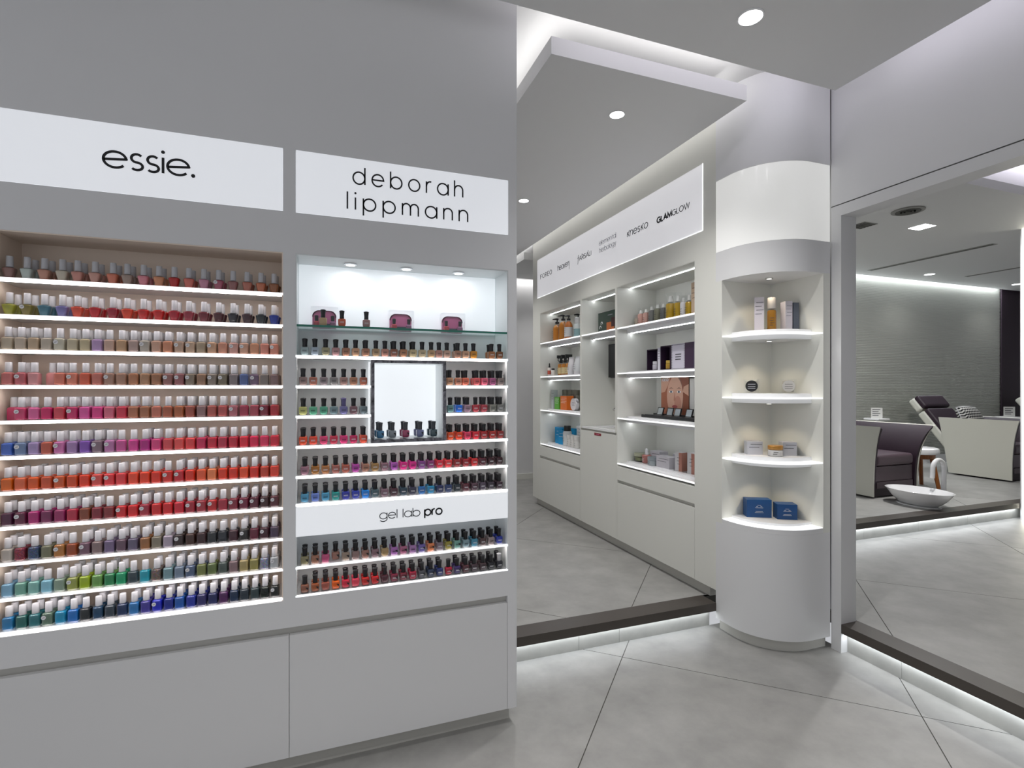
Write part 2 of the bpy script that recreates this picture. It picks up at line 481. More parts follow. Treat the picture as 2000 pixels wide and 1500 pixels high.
# --- floors: large tiles laid diagonally, joints run on across the steps
TA = math.radians(47.25)
UA = (math.cos(TA), math.sin(TA)); UB = (math.cos(TA - math.pi / 2), math.sin(TA - math.pi / 2))
P0 = (1.544, 2.470); TS = 1.335
def clip(poly, x0, x1, y0, y1):
    def half(ps, f, inter):
        out = []
        for i, p in enumerate(ps):
            q = ps[(i + 1) % len(ps)]; fp, fq = f(p), f(q)
            if fp >= 0: out.append(p)
            if (fp >= 0) != (fq >= 0):
                t = fp / (fp - fq); out.append((p[0] + t * (q[0] - p[0]), p[1] + t * (q[1] - p[1])))
        return out
    for f in (lambda p: p[0] - x0, lambda p: x1 - p[0], lambda p: p[1] - y0, lambda p: y1 - p[1]):
        if len(poly) < 3: return []
        poly = half(poly, f, None)
    return poly
def tiled_floor(name, x0, x1, y0, y1, z):
    fl = struct(name, MB().box(x0, x1, y0, y1, z - .08, z - .003), 'grout')
    g = .0022
    for i in range(-9, 10):
        for j in range(-9, 10):
            poly = []
            for a, b in ((g, g), (TS - g, g), (TS - g, TS - g), (g, TS - g)):
                s, t = i * TS + a, j * TS + b
                poly.append((P0[0] + s * UA[0] + t * UB[0], P0[1] + s * UA[1] + t * UB[1]))
            poly = clip(poly, x0, x1, y0, y1)
            if len(poly) < 3: continue
            ar = abs(sum(poly[k][0] * poly[(k + 1) % len(poly)][1] - poly[(k + 1) % len(poly)][0] * poly[k][1] for k in range(len(poly)))) / 2
            if ar < .002: continue
            MB().prism(poly, z - .012, z).build('floor_tile', 'floor_tile', fl)
    return fl
tiled_floor('floor', -2.6, 2.752, -2.6, 2.618, 0.0)
tiled_floor('floor_corridor', 0.80, 2.66, 2.687, 6.98, RF)
tiled_floor('floor_far', 2.66, 5.2, 5.493, 6.98, RF)
tiled_floor('floor_pedicure', 2.833, 9.5, -2.6, 3.19, RF)
tiled_floor('floor_platform', 2.92, 12.9, 3.265, 5.28, PF)

def step_x(a0, a1, yf, yr, yb, zlo, z, cuts):
    s = struct('step', MB().box(a0, a1, yf, yb, z - .05, z), 'nosing')
    xs = [a0] + cuts + [a1]
    MB().box(a0, a1, yr + .012, yb, zlo - .01, z - .05).build('riser_backing', 'grout', s)
    for p, q in zip(xs, xs[1:]): MB().box(p + .001, q - .001, yr, yr + .012, zlo, z - .05).build('riser_tile', 'riser_tile', s)
    return s
step_x(0.80, 2.2595, 2.56, 2.618, 2.687, 0.0, RF, [1.355, 1.615])
step_x(2.92, 12.9, 3.14, 3.19, 3.265, RF, PF, [3.7, 4.4, 5.1, 5.8])
s = struct('step', MB().box(2.7055, 2.833, -0.63, 2.09, RF - .05, RF), 'nosing')
MB().box(2.764, 2.833, -0.63, 2.09, -.01, RF - .05).build('riser_backing', 'grout', s)
for p, q in ((-0.63, .62), (.62, 1.80), (1.80, 2.09)):
    MB().box(2.752, 2.764, p + .001, q - .001, 0, RF - .05).build('riser_tile', 'riser_tile', s)

# --- rounded corner unit between corridor and opening
def corner_outline(ins=0.0):
    x0, y0 = MX + ins, WY + ins; cx, cy, r = MX + .30, WY + .30, .30 - ins
    pts = [(x0, 2.5636)]
    pts += [(cx + r * math.cos(math.radians(180 + a)), cy + r * math.sin(math.radians(180 + a))) for a in range(0, 91, 6)]
    return pts + [(2.697, y0)]
def solid(ins=0.0): return corner_outline(ins) + [(2.697, 2.5636)]
cu = struct('wall_corner', MB().prism(solid(), .067, .655), 'laminate', 'rounded white corner body between corridor and doorway', True)
MB().prism(solid(.03), 0.0, .067).build('plinth', 'plinth', cu, True)
struct('wall_corner_header', MB().prism(solid(), 2.115, 2.2935), 'laminate', 'curved white header above the corner shelves', True)
struct('wall_corner_top', MB().prism(solid(), 2.7265, H_UP), 'wall_paint', 'curved white wall above the glowing corner panel', True)
MB().prism([(MX, 2.512), (MX, 2.5636), (2.697, 2.5636), (2.697, WY), (2.645, WY), (2.645, 2.512)], .655, 2.115).build('side_frame', 'laminate_warm', None)
bpy.data.objects['side_frame'].name = 'wall_corner_frame'; tag(bpy.data.objects['wall_corner_frame'], None, None, None, 'structure')
lp = thing('curved_light_panel', 'curved glowing white light panel wrapped around the rounded corner', 'light panel', (0, 0, 0))
MB().prism(solid(.002), 2.294, 2.726).build('diffuser', 'shade_lit', lp, True)
def sector(ins):
    o = [p for p in corner_outline(ins) if p[1] <= 2.512]
    return [(MX + ins, 2.512)] + o[:-1] + [(2.645, WY + ins), (2.645, 2.512)]
for z, wd in ((1.779, 'upper'), (1.412, 'middle'), (1.048, 'lower')):
    sh = thing('corner_shelf', f'{wd} curved white shelf with glowing acrylic edge in the corner unit', 'shelf', (0, 0, 0), 0, 'curved corner shelves')
    MB().prism(sector(.075), z - .030, z + .026).build('board', 'laminate', sh, True)
    MB().prism(sector(.003), z - .004, z + .004).build('acrylic_edge', 'led_edge', sh, True)
sh = thing('corner_shelf', 'lowest curved white shelf, sill of the corner unit', 'shelf', (0, 0, 0), 0, 'curved corner shelves')
MB().prism(sector(.001), .6555, .682).build('sill', 'laminate', sh, True)
MB().prism(sector(.075), .682, .700).build('board', 'laminate', sh, True)
MB().prism(sector(.004), .6825, .6855).build('acrylic_edge', 'led_edge', sh, True)
for z, wd in ((2.115, 'header'), (1.748, 'upper shelf'), (1.381, 'middle shelf'), (1.017, 'lower shelf')):
    dl = thing('corner_downlight', f'tiny chrome downlight under the {wd} of the corner unit', 'downlight', (2.47, 2.36, z), 0, 'corner downlights')
    MB().lathe([(.022, 0), (.022, -.004), (.015, -.006)], 16, 0, 0, .001).build('ring', 'chrome', dl, True)
    MB().lathe([(.013, 0), (.013, -.002)], 16, 0, 0, -.004).build('lamp', 'lamp_disc_soft', dl)
    d = bpy.data.lights.new('shelf_spot', 'SPOT'); d.energy = 1.5; d.spot_size = math.radians(110); d.spot_blend = .6; d.color = WARM
    d.shadow_soft_size = .012
    o = bpy.data.objects.new('shelf_spot', d); COL.objects.link(o); o.location = (2.47, 2.36, z - .012)

# --- lamps in the ceilings
def downlight(x, y, z, r, label, power, group='round ceiling downlights', spot=120):
    t = thing('ceiling_downlight', label, 'downlight', (x, y, z), 0, group)
    MB().lathe([(r * 1.12, 0), (r * 1.12, -.004), (r, -.005), (r, 0)], 28).build('trim_ring', 'white_gloss', t, True)
    MB().lathe([(r * .97, -.001), (r * .97, -.003)], 28).build('lamp', 'lamp_disc', t)
    if power:
        d = bpy.data.lights.new('downlight_beam', 'SPOT'); d.energy = power; d.spot_size = math.radians(spot); d.spot_blend = .8
        d.shadow_soft_size = r * .8; d.color = NEUT
        o = bpy.data.objects.new('downlight_beam', d); COL.objects.link(o); o.location = (x, y, z - .02)
downlight(1.660, 1.681, 3.0, .047, 'round downlight in the entrance ceiling panel, nearest the camera', 55)
downlight(1.551, 2.537, 3.0, .040, 'round downlight in the middle of the corridor ceiling panel', 42)
downlight(1.552, 3.971, 3.0, .040, 'round downlight farther along the corridor ceiling panel beside polish wall', 42)
downlight(1.552, 5.40, 3.0, .040, 'round downlight at the far end of corridor ceiling panel', 40)
downlight(2.9, 6.3, 3.0, .04, 'added unseen downlight in the far ceiling panel beyond the corridor shelves', 22)  # added out of sight to brighten the far end
for x, y, wd in ((-.2, .2, 'above the camera'), (-1.4, .2, 'left of the camera'), (.9, .2, 'right of the camera'), (.6, -1.2, 'behind on the right'), (-1.0, -1.2, 'behind on the left')):  # unseen lamps added as front fill for the polish wall
    downlight(x, y, 3.0, .047, 'added unseen downlight in the entrance ceiling panel, ' + wd, 24)
downlight(7.94, 4.82, 3.045, .06, 'small round downlight on pedicure room ceiling before the ribbed wall', 10)
downlight(9.96, 4.83, 3.045, .06, 'small round downlight on pedicure room ceiling beside the light strip', 10)
t = thing('square_ceiling_lamp', 'square white lamp set in the pedicure room ceiling', 'ceiling lamp', (5.52, 3.42, 3.045))
MB().box(-.085, .085, -.085, .085, -.004, 0).build('frame', 'white_gloss', t)
MB().box(-.078, .078, -.078, .078, -.006, -.004).build('diffuser', 'lamp_disc', t)
area('square_lamp_light', (5.52, 3.42, 3.03), (0, 0, 0), .16, .16, 50, NEUT)
for x, y, wd in ((4.3, .9, 'first'), (6.3, .9, 'second'), (8.3, .9, 'third')):  # unseen lamps added to brighten the room, beams now off
    downlight(x, y, 3.40, .05, f'{wd} added unseen downlight in the high front ceiling of the pedicure room', 0)
t = thing('round_air_grille', 'round dark air grille in the pedicure room ceiling', 'air vent', (4.90, 3.15, 3.045))
MB().lathe([(.125, 0), (.125, -.008), (.105, -.012)], 32).build('rim', 'vent_grey', t, True)
for r in (.095, .07, .045, .02):
    MB().lathe([(r, -.011), (r, -.015), (r - .012, -.013)], 28).build('louvre_ring', 'gap_dark', t, True)
t = thing('square_air_vent', 'small dark square vent in the pedicure room ceiling by the jamb', 'air vent', (4.93, 3.59, 3.045))
MB().box(-.09, .09, -.09, .09, -.004, 0).build('frame', 'vent_grey', t)
for i in range(5): MB().box(-.075, .075, -.075 + i * .032, -.06 + i * .032, -.009, -.004).build('slat', 'gap_dark', t)
t = thing('slot_diffuser', 'long narrow air slot across the pedicure room ceiling', 'air vent', (6.93, 4.25, 3.045))
MB().box(-.045, .045, -.70, .70, -.003, 0).build('frame', 'vent_grey', t)
MB().box(-.012, .012, -.68, .68, -.006, -.003).build('slot', 'gap_dark', t)
t = thing('slot_diffuser', 'short faint air slot farther back on pedicure room ceiling', 'air vent', (8.6, 4.3, 3.045))
MB().box(-.03, .03, -.45, .45, -.003, 0).build('frame', 'vent_grey', t)
MB().box(-.008, .008, -.43, .43, -.006, -.003).build('slot', 'gap_dark', t)
t = thing('vertical_light_strip', 'tall vertical warm white light strip on the ribbed partition end', 'light strip', (6.545, 3.14, RF))
MB().box(-.015, .013, -.012, .0, 0, 2.88).build('channel', 'white_gloss', t)
MB().box(-.013, .011, -.018, -.012, .002, 2.878).build('diffuser', 'led_warm', t)

# ------------------------------------------------------------------ signs
FY = lambda y: (lambda u, v, d: (u, y - d, v))                 # on a wall facing -y
FX = lambda x: (lambda u, v, d: (x - d, -u, v))                # on a wall facing -x ; u runs along -y
def light_sign(label, rect):
    t = thing('lightbox_sign', label, 'sign', (0, 0, 0))
    x0, x1, z0, z1 = rect
    MB().box(x0 + .001, x1 - .001, WY - .001, WY + .05, z0 + .001, z1 - .001).build('lit_panel', 'sign_panel', t)
    return t
t = light_sign('glowing white sign lettered with one word over the left polish bay', E_SIGN)
text(t, 'black_print', 'E~ssiE~.', .0545, .0082, .24, -.699, 2.2285, FY(WY - .001), width=.272)
t = light_sign('glowing white sign with two lines of lettering over right polish bay', L_SIGN)
text(t, 'black_print', 'deborah', .0475, .0058, .62, .117, 2.2785, FY(WY - .001), width=.445)
text(t, 'black_print', 'lippmann', .0475, .0058, .62, .0955, 2.1765, FY(WY - .001), width=.488)
t = thing('lightbox_sign', 'long lit sign with six names in a row above the corridor shelves', 'sign', (0, 0, 0))
y0, y1, z0, z1 = S_SIGN
MB().box(MX - .004, MX + .05, y0 + .001, y1 - .001, z0 + .001, z1 - .001).build('lit_panel', 'sign_panel_dim', t)
MB().box(MX - .005, MX - .0005, y0 - .004, y0 + .001, z0 - .004, z1 + .002).build('glowing_edge', 'led_edge', t)
MB().box(MX - .005, MX - .0005, y0 + .001, y1, z0 - .005, z0 + .001).build('glowing_edge', 'led_edge', t)
fx = FX(MX - .004)
text(t, 'grey_print', 'FOREO', .044, .0062, .42, -5.266, 2.658, fx, width=.30)
text(t, 'grey_print', 'heaven', .040, .0055, .10, -4.823, 2.656, fx, width=.255)
for u0_, v0_, u1_, v1_ in ((-4.563, 2.62, -4.563, 2.70), (-4.30, 2.698, -4.288, 2.706), (-4.185, 2.698, -4.173, 2.706)):
    mb = MB(); ribbon(mb, [(u0_, v0_), (u1_, v1_)], .004, fx, 0, .0015); mb.build('accent_stroke', 'grey_print', t)
text(t, 'grey_print', 'fARSALI', .040, .0055, .18, -4.385, 2.652, fx, width=.262)
text(t, 'pale_print', 'elemental', .030, .003, .20, -3.980, 2.697, fx, width=.275)
text(t, 'pale_print', 'herbology', .030, .003, .20, -3.975, 2.634, fx, width=.27)
text(t, 'grey_print', 'knesko', .040, .0056, .26, -3.541, 2.652, fx, width=.275, slant=.1)
text(t, 'black_print', 'GLAMGLOW', .036, .0050, .20, -3.150, 2.648, fx, width=.35, bold=lambda j: j < 4)

# ------------------------------------------------------------------ polish display bays
def shelf_levels(): return [1.8312, 1.7112, 1.597, 1.4808, 1.3650, 1.2490, 1.1335, 1.0195, .902, .7868, .6775]
LEV = shelf_levels()
BACK = 2.32
def bay(name, rect, m):
    x0, x1, z0, z1 = rect
    e = .004
    t = struct(name, MB().box(x0, x1, BACK, BACK + .012, z0, z1), m)
    MB().box(x0, x0 + e, WY + .002, BACK, z0, z1).build('side_panel', m, t)
    MB().box(x1 - e, x1, WY + .002, BACK, z0, z1).build('side_panel', m, t)
    MB().box(x0 + e, x1 - e, WY + .002, BACK, z1 - e, z1).build('top_panel', m, t)
    return t
def bay_shelf(label, x0, x1, z, m, group, led='led'):
    t = thing('polish_shelf', label, 'shelf', ((x0 + x1) / 2, BACK, z), 0, group)
    w = (x1 - x0) / 2
    MB().box(-w + .004, w - .004, WY + .008 - BACK, 0, -.009, 0).build('board', m, t)
    MB().box(-w + .0005, w - .0005, WY + .001 - BACK, WY + .008 - BACK, -.0085, .0005).build('light_edge', led, t)
    MB().box(-w + .006, w - .006, WY + .0095 - BACK, WY + .022 - BACK, -.0108, -.009).build('light_strip', 'led_under', t)
    return t
bay('wall_niche_cream', E_BAY, 'cream')
for i, z in enumerate(LEV):
    bay_shelf(f'white shelf with glowing edge, {ORD[i]} from top in the left bay', E_BAY[0], E_BAY[1], z, 'white_gloss', 'lit shelves of the left bay')
lb = bay('wall_niche_white', L_BAY, 'cool_white')
bp = thing('backlit_panel', 'softly backlit white panel behind the glass shelf', 'light panel', (0, 0, 0))
MB().box(L_BAY[0] + .006, L_BAY[1] - .006, BACK - .006, BACK - .0005, 1.7165, L_BAY[3] - .006).build('diffuser', 'niche_glow_soft', bp)
NX0, NX1, NZ0, NZ1 = .186, .490, 1.252, 1.584
gs = thing('glass_shelf', 'clear glass shelf with green edge across top of right bay', 'shelf', (0, 0, 0))
MB().box(L_BAY[0] + .004, L_BAY[1] - .004, WY + .004, BACK, 1.7085, 1.7155).build('pane', 'shelf_glass', gs)
MB().box(L_BAY[0] + .004, L_BAY[1] - .004, WY + .0025, WY + .0040, 1.7070, 1.7155).build('polished_edge', 'glass_green', gs)
for z, wd in ((LEV[2], 'right under the glass shelf'), (LEV[5], 'below the marble niche'), (LEV[6], 'second below the marble niche'), (LEV[7] + .008, 'on top of the lettered fascia'),
              (LEV[9], 'below the lettered fascia'), (LEV[10], 'lowest one')):
    bay_shelf(f'white shelf with glowing edge in right bay, {wd}', L_BAY[0], L_BAY[1], z, 'white_gloss', 'lit shelves of the right bay', 'led_cool')
for z, wd in ((LEV[3], 'upper'), (LEV[4], 'lower')):
    bay_shelf(f'{wd} short lit shelf left of the marble niche', L_BAY[0], NX0, z, 'white_gloss', 'lit shelves of the right bay', 'led_cool')
    bay_shelf(f'{wd} short lit shelf right of the marble niche', NX1, L_BAY[1], z, 'white_gloss', 'lit shelves of the right bay', 'led_cool')
fa = thing('fascia_sign', 'low glowing white fascia with lettering between lower polish shelves', 'sign', (0, 0, 0))
MB().box(L_BAY[0] + .001, L_BAY[1] - .001, WY + .001, WY + .03, .903, 1.0165).build('lit_panel', 'fascia_lit', fa)
text(fa, 'black_print', 'gel lab ', .0245, .0030, .18, .2195, .9440, FY(WY + .001), width=.180)
text(fa, 'black_print', 'pro', .0245, .0060, .22, .401, .9440, FY(WY + .001), width=.072)
for (x, y), wd in zip(((.1123, 2.240), (.3397, 2.242), (.568, 2.246)), ('left', 'middle', 'right')):
    dl = thing('bay_downlight', f'small {wd} chrome downlight in the top of right polish bay', 'downlight', (x, y, 1.981), 0, 'downlights of the right bay')
    MB().lathe([(.026, 0), (.026, -.004), (.020, -.006)], 20).build('ring', 'chrome', dl, True)
    MB().lathe([(.018, -.004), (.018, -.0065)], 20).build('lamp', 'lamp_disc_soft', dl)
    d = bpy.data.lights.new('bay_lamp', 'AREA'); d.shape = 'DISK'; d.size = .034; d.energy = .30; d.color = COOL
    o = bpy.data.objects.new('bay_lamp', d); COL.objects.link(o); o.location = (x, y - .02, 1.972)
nb = thing('niche_box', 'bright white cube niche with dark marble frame in right polish bay', 'display box', (0, 0, 0))
mb = MB()
mb.box(NX0, NX1, WY - .004, WY + .022, NZ1 - .012, NZ1).box(NX0, NX1, WY - .004, WY + .022, NZ0 + .0005, NZ0 + .012)
mb.box(NX0, NX0 + .013, WY - .004, WY + .022, NZ0 + .012, NZ1 - .012).box(NX1 - .013, NX1, WY - .004, WY + .022, NZ0 + .012, NZ1 - .012)
mb.build('marble_frame', 'marble_dark', nb)
mat('niche_white', (.86, .9, .9), .25)
mat('niche_glow', (.8, .8, .8), .25, emit='#f0f5fa', estr=.72)
mb = MB()
MB().box(NX0 + .002, NX1 - .002, 2.30, 2.305, NZ0 + .002, NZ1 - .002).build('glowing_back', 'niche_glow', nb)
mb.box(NX0 + .008, NX0 + .013, WY + .022, 2.30, NZ0 + .008, NZ1 - .008)
mb.box(NX1 - .013, NX1 - .008, WY + .022, 2.30, NZ0 + .008, NZ1 - .008)
mb.box(NX0 + .013, NX1 - .013, WY + .022, 2.30, NZ0 + .005, NZ0 + .012).box(NX0 + .013, NX1 - .013, WY + .022, 2.30, NZ1 - .012, NZ1 - .005)
mb.build('lining', 'niche_white', nb)

def base_cab(label, x0, x1):
    t = thing('base_cabinet', label, 'cabinet', (0, 0, 0))
    MB().box(x0 + .001, x1 - .001, WY, WY + .02, .068, .5311).build('door', 'laminate', t)
    MB().box(x0, x1, WY + .025, WY + .18, .068, .561).build('carcass', 'shadow_gap', t)
    return t
base_cab('left base cabinet with flat white door under the left polish bay', -1.10, -.1152)
base_cab('right base cabinet with flat white door under the right polish bay', -.1152, .7640)

# ------------------------------------------------------------------ nail polish
def cap_prof(r0, r1, z0, z1): return [(r0 * .92, z0), (r0, z0 + .001), (r1, z1 - .0015), (r1 * .94, z1 - .0003), (r1 * .5, z1)]
ME = {}
ME['Ag'] = MB().squircle([(.0140, 0), (.0158, .0022), (.0160, .036), (.0152, .0400), (.0115, .0430), (.0075, .0445)], 5.5).mesh('glass_bottle', True)
ME['Ap'] = MB().squircle([(.0132, .0032), (.0146, .0048), (.0149, .036), (.0140, .0394), (.0104, .0420), (.0066, .0434)], 5.5).mesh('polish_fill', True)
ME['Ac'] = MB().lathe(cap_prof(.0101, .0094, .0435, .0765), 18).mesh('cap', True)
ME['Bg'] = MB().squircle([(.0118, 0), (.0128, .002), (.0155, .018), (.0190, .0335), (.0176, .0370), (.0110, .0388), (.0075, .0395)], 3.6).mesh('glass_bottle', True)
ME['Bp'] = MB().squircle([(.0104, .0040), (.0115, .0055), (.0141, .018), (.0174, .0328), (.0160, .0358), (.0100, .0376)], 3.6).mesh('polish_fill', True)
ME['Bc'] = MB().lathe(cap_prof(.0100, .0092, .0390, .0760), 18).mesh('cap', True)
ME['Cg'] = MB().squircle([(.0148, 0), (.0158, .0020), (.0158, .0290), (.0148, .0325), (.0105, .0345), (.0072, .0355)], 5.0).mesh('glass_bottle', True)
ME['Cp'] = MB().squircle([(.0086, .0030, 2.6), (.0124, .0044, 3.2), (.0144, .0115), (.0148, .0290), (.0138, .0320), (.0092, .0338)], 4.6).mesh('polish_fill', True)
ME['Cc'] = MB().lathe([(.0084, .0345), (.0088, .0355), (.0084, .047), (.0096, .060), (.0106, .0645), (.0098, .0660), (.005, .0676), (.0, .0680)], 18).mesh('cap', True)
mb = MB()
c = [(.0066 * math.cos(q * math.pi / 10), .0066 * math.sin(q * math.pi / 10)) for q in range(20)]
mb.add([(x, -.0163, z) for x, z in c] + [(x, -.0172, z) for x, z in c], [tuple(range(20)), tuple(range(39, 19, -1))] + [(q, (q + 1) % 20, 20 + (q + 1) % 20, 20 + q) for q in range(20)])
ME['sticker'] = mb.mesh('sticker')
mb = MB()
mb.box(-.0040, .0034, -.0175, -.01722, .0005, .0012).box(-.0032, .0042, -.0175, -.01722, -.0016, -.0009)
ME['mark'] = mb.mesh('sticker_print')
for me in (ME['mark'],): me.transform(Matrix.Rotation(math.radians(-28), 4, 'Y'))
mb = MB()
for i, z in enumerate((.0195, .0165)):
    mb.box(-.0078, .0078, -.01585, -.01565, z, z + .0012)
ME['line'] = mb.mesh('label_print')
mb = MB(); mb.add([(.002, -.0164, .0235), (.012, -.0164, .0235), (.012, -.0164, .0120), (.002, -.0158, .0235), (.012, -.0158, .0235), (.012, -.0158, .0120)],
                  [(0, 2, 1), (3, 4, 5), (0, 1, 4, 3), (1, 2, 5, 4), (2, 0, 3, 5)])
ME['corner'] = mb.mesh('corner_label')

import colorsys
def colour_name(hx):
    r, g, b = [int(hx[i:i + 2], 16) / 255 for i in (0, 2, 4)]
    h, l, s = colorsys.rgb_to_hls(r, g, b); h *= 360
    sh = 'pale ' if l > .62 else 'light ' if l > .52 else '' if l > .30 else 'dark ' if l > .17 else 'very dark '
    if s < .10: return ('white' if l > .8 else 'light grey' if l > .6 else 'grey' if l > .38 else 'charcoal' if l > .17 else 'black')
    if s < .26:
        base = ('taupe' if h < 50 or h > 335 else 'olive grey' if h < 90 else 'sage' if h < 165 else 'slate blue' if h < 255 else 'mauve')
        return (sh + base).strip()
    if l < .13: return 'near-black ' + ('wine' if h > 290 or h < 20 else 'navy' if h > 190 else 'green')
    if h < 12 or h >= 348: base = 'rose' if l > .5 and s < .5 else 'red'
    elif h < 24: base = 'coral' if l > .45 else 'brick red' if s > .5 else 'brown'
    elif h < 42: base = 'orange' if s > .6 else 'tan' if l > .4 else 'brown'
    elif h < 60: base = 'mustard'
    elif h < 85: base = 'lime'
    elif h < 165: base = 'green'
    elif h < 198: base = 'teal'
    elif h < 250: base = 'blue'
    elif h < 285: base = 'violet'
    elif h < 325: base = 'magenta'
    else: base = 'pink' if l > .38 else 'berry'
    return (sh + base).strip()

def boost(hx, k=1.02):
    c = [v * k for v in lin(hx)[:3]]; m = max(c)
    if m > .85: c = [v * .85 / m for v in c]
    return (*c, 1.0)
def polish(k, hx, loc, label, group, cap='white_cap', sticker=False, line=None, corner=False, glit=False, rz=0.0, detail=True):
    t = thing({'A': 'square_polish_bottle', 'B': 'flared_polish_bottle', 'C': 'black_capped_polish_bottle'}[k], label, 'nail polish', loc, rz, group)
    def lk(n, key, m):
        me = ME[key]
        o = bpy.data.objects.new(n, me); COL.objects.link(o); o.parent = t
        if not me.materials: me.materials.append(MATS[m])
        if me.materials[0] != MATS[m]:
            o.material_slots[0].link = 'OBJECT'; o.material_slots[0].material = MATS[m]
        return o
    if detail: lk('glass_bottle', k + 'g', 'clear_glass')
    p = lk('polish_fill', k + 'p', 'glitter' if glit else 'polish'); p.color = boost(hx)
    lk('cap', k + 'c', cap)
    if sticker:
        s = lk('sticker', 'sticker', 'sticker_paper')
        s.location = (-.0075, .0, .0290)
        m = lk('sticker_print', 'mark', 'black_print'); m.parent = s
    if line: lk('label_print', 'line', line)
    if corner: lk('corner_label', 'corner', 'black_print')
    return t

ROW_Y = 2.182; DY = .0345
rear = MB()   # stock standing behind, beyond the individually built bottles
def rear_bottle(x, y, z, hx):
    c = boost(hx)
    rear.squircle([(.0142, 0), (.0154, .003), (.0154, .036), (.0135, .0410), (.0075, .0445)], 5.5, 12, x, y, z, 1.0, c)
    rear.lathe([(.0100, .0435), (.0094, .0765)], 12, x, y, z, 1, 1, (.45, .45, .47, 1))

GEL = [
 '8f6a63 b9c4bf c08a75 c2b8a6 c5877a c79486 cf7358 9f8a7e d9838f cf8a63 b01010 cd6a5c c4869d a9526a* 8d5a58 b26a58 bd6a48 8f5530',
 'a3a43a 7c6f2f* 3f7183 7470a8 d2492f b8121f 98122c cf3a1f c01a16 bf1413 a8142a 8f2738 6f1f2c 4d1d24 2a2a33 3c1d26 242c31 15308f']
SQ = [
 'b5a894 b7a897 b09a80 b0a596 b8b3a2* b3a88f b5a888 a98bb5 b8998a b3906f a89089 a9a196* bb9480 bf8163 b0937f* b59a83* a18f78 bb9478* c38871 c5948a* c3967f* c38a6b cb8272 c9826f*',
 'bf6a68 b85a62* c98a8d d08a88 c96f5c c97560* c4553a b8695c 9c7767* a27a66 a8704f a47b5c 98684a 8a5c58* 8d5558* 7c6e5f* 8f6e57 80756b* 6d6451* 7a7072 4d5f8e 675269* 756c67 79605f',
 'b33a60 c03a66* cf5d92 c0145c c23c4c b81f5c* cc4c93 d0357f c9627a c42b45 a8694d 9c6446 b86a57 a4573c a25a35 96493a 8a6a6a a9524a b04f4e a8606a* 9c2f49 a04050 7c1f35* ab2330',
 '4063b8 6a7fa3* 9d88b5 b0503c c06aa0* 9a78a8 7a4aa8 7d6672* b070a0* c0508f cc3c8c a81a78 cf3c78 c8434a d84a48 d83a3e c02050 c01c38 b02c46 b82038 d01c34 d0184a d22c58 cc1838',
 'd0600c d2603a d0500f c04a25 c2501f* c64418 d83410 d04a45* d83038* d83a40 e04528 dc3814 d42c14 c82a22* b8202c* cf2c12 d85530 dc7a4a d23414 d02c18 dc4a24 cc2c20 b83a24 d83a24',
 '4a1838 5c1838* a01866 70204e 8a1c55 a8203c 7a3a22 7a1c2c 7c2428 c01c24* cc1820 9c2438* c41c20 c8141c c0142c 98182c* 9c2c38* b01c20* 9c2438 7c1c30* 6c1834* 54182c* 3c181c* 541c28*',
 'b0a8a0 7c2c3c! 3c4a68! 6c6c54 a0682c* 8c3c10 6c4c5c* 7c6868 6c5c7c 5c4454 5c546c 8c5c34 7c7464 9c90a0 2c1c1c* 3c2018 34181c 24282c 20242c 3c1824 201c1c* 5c142c 3c1020* 44344c',
 '7aaac8 6ca090 7cb0a8 80b8cc 7c9080 8c9448* 90a814 64944c 247c4c 149464 2c3c44 1490a4 6c5c58! 6c8c94 6c7c90 4c5c78* 6c7440 5c6c3c 44504c 7c6468 9c8c5c 8c8448 84889c! a8acb0*',
 '2474a8 24605c 286c74 5c7464* 1484ac 1464b0 202428 143c5c 303c48 142c54 246ca8 3c348c 1420b0* 142484 1450a0 1c2c90 2c2860 1c2458 4c1c54 102848 202c38 28383c 1c2420! 141818*']
def spec(s): return s[:6], '*' in s, '!' in s
for r, row in enumerate(GEL):
    xs = [-0.9667, -0.9199, -0.8735, -0.8249, -0.7825, -0.7336, -0.6822, -0.6404, -0.5919, -0.5455, -0.4983, -0.4527, -0.4048, -0.3568, -0.3096, -0.2626, -0.2156, -0.1705]
    for i, sp in enumerate(row.split()):
        hx, st, gl = spec(sp); z = LEV[r]; cn = colour_name(hx)
        polish('B', hx, (xs[i], ROW_Y + .004, z), f'{cn} flared polish, white cap, {ORD[i]} from left, {ORD[r]} shelf, left bay',
               'flared white-capped polishes in left bay', sticker=st, rz=random.uniform(-.12, .12))
        if not (r == 0 and i in (0, 10, 14)):
            polish('B', hx, (xs[i] + .004, ROW_Y + .046, z), f'{cn} flared polish behind the {ORD[i]} front bottle, {ORD[r]} shelf, left bay',
                   'flared white-capped polishes in left bay', rz=random.uniform(-.1, .1), detail=False)
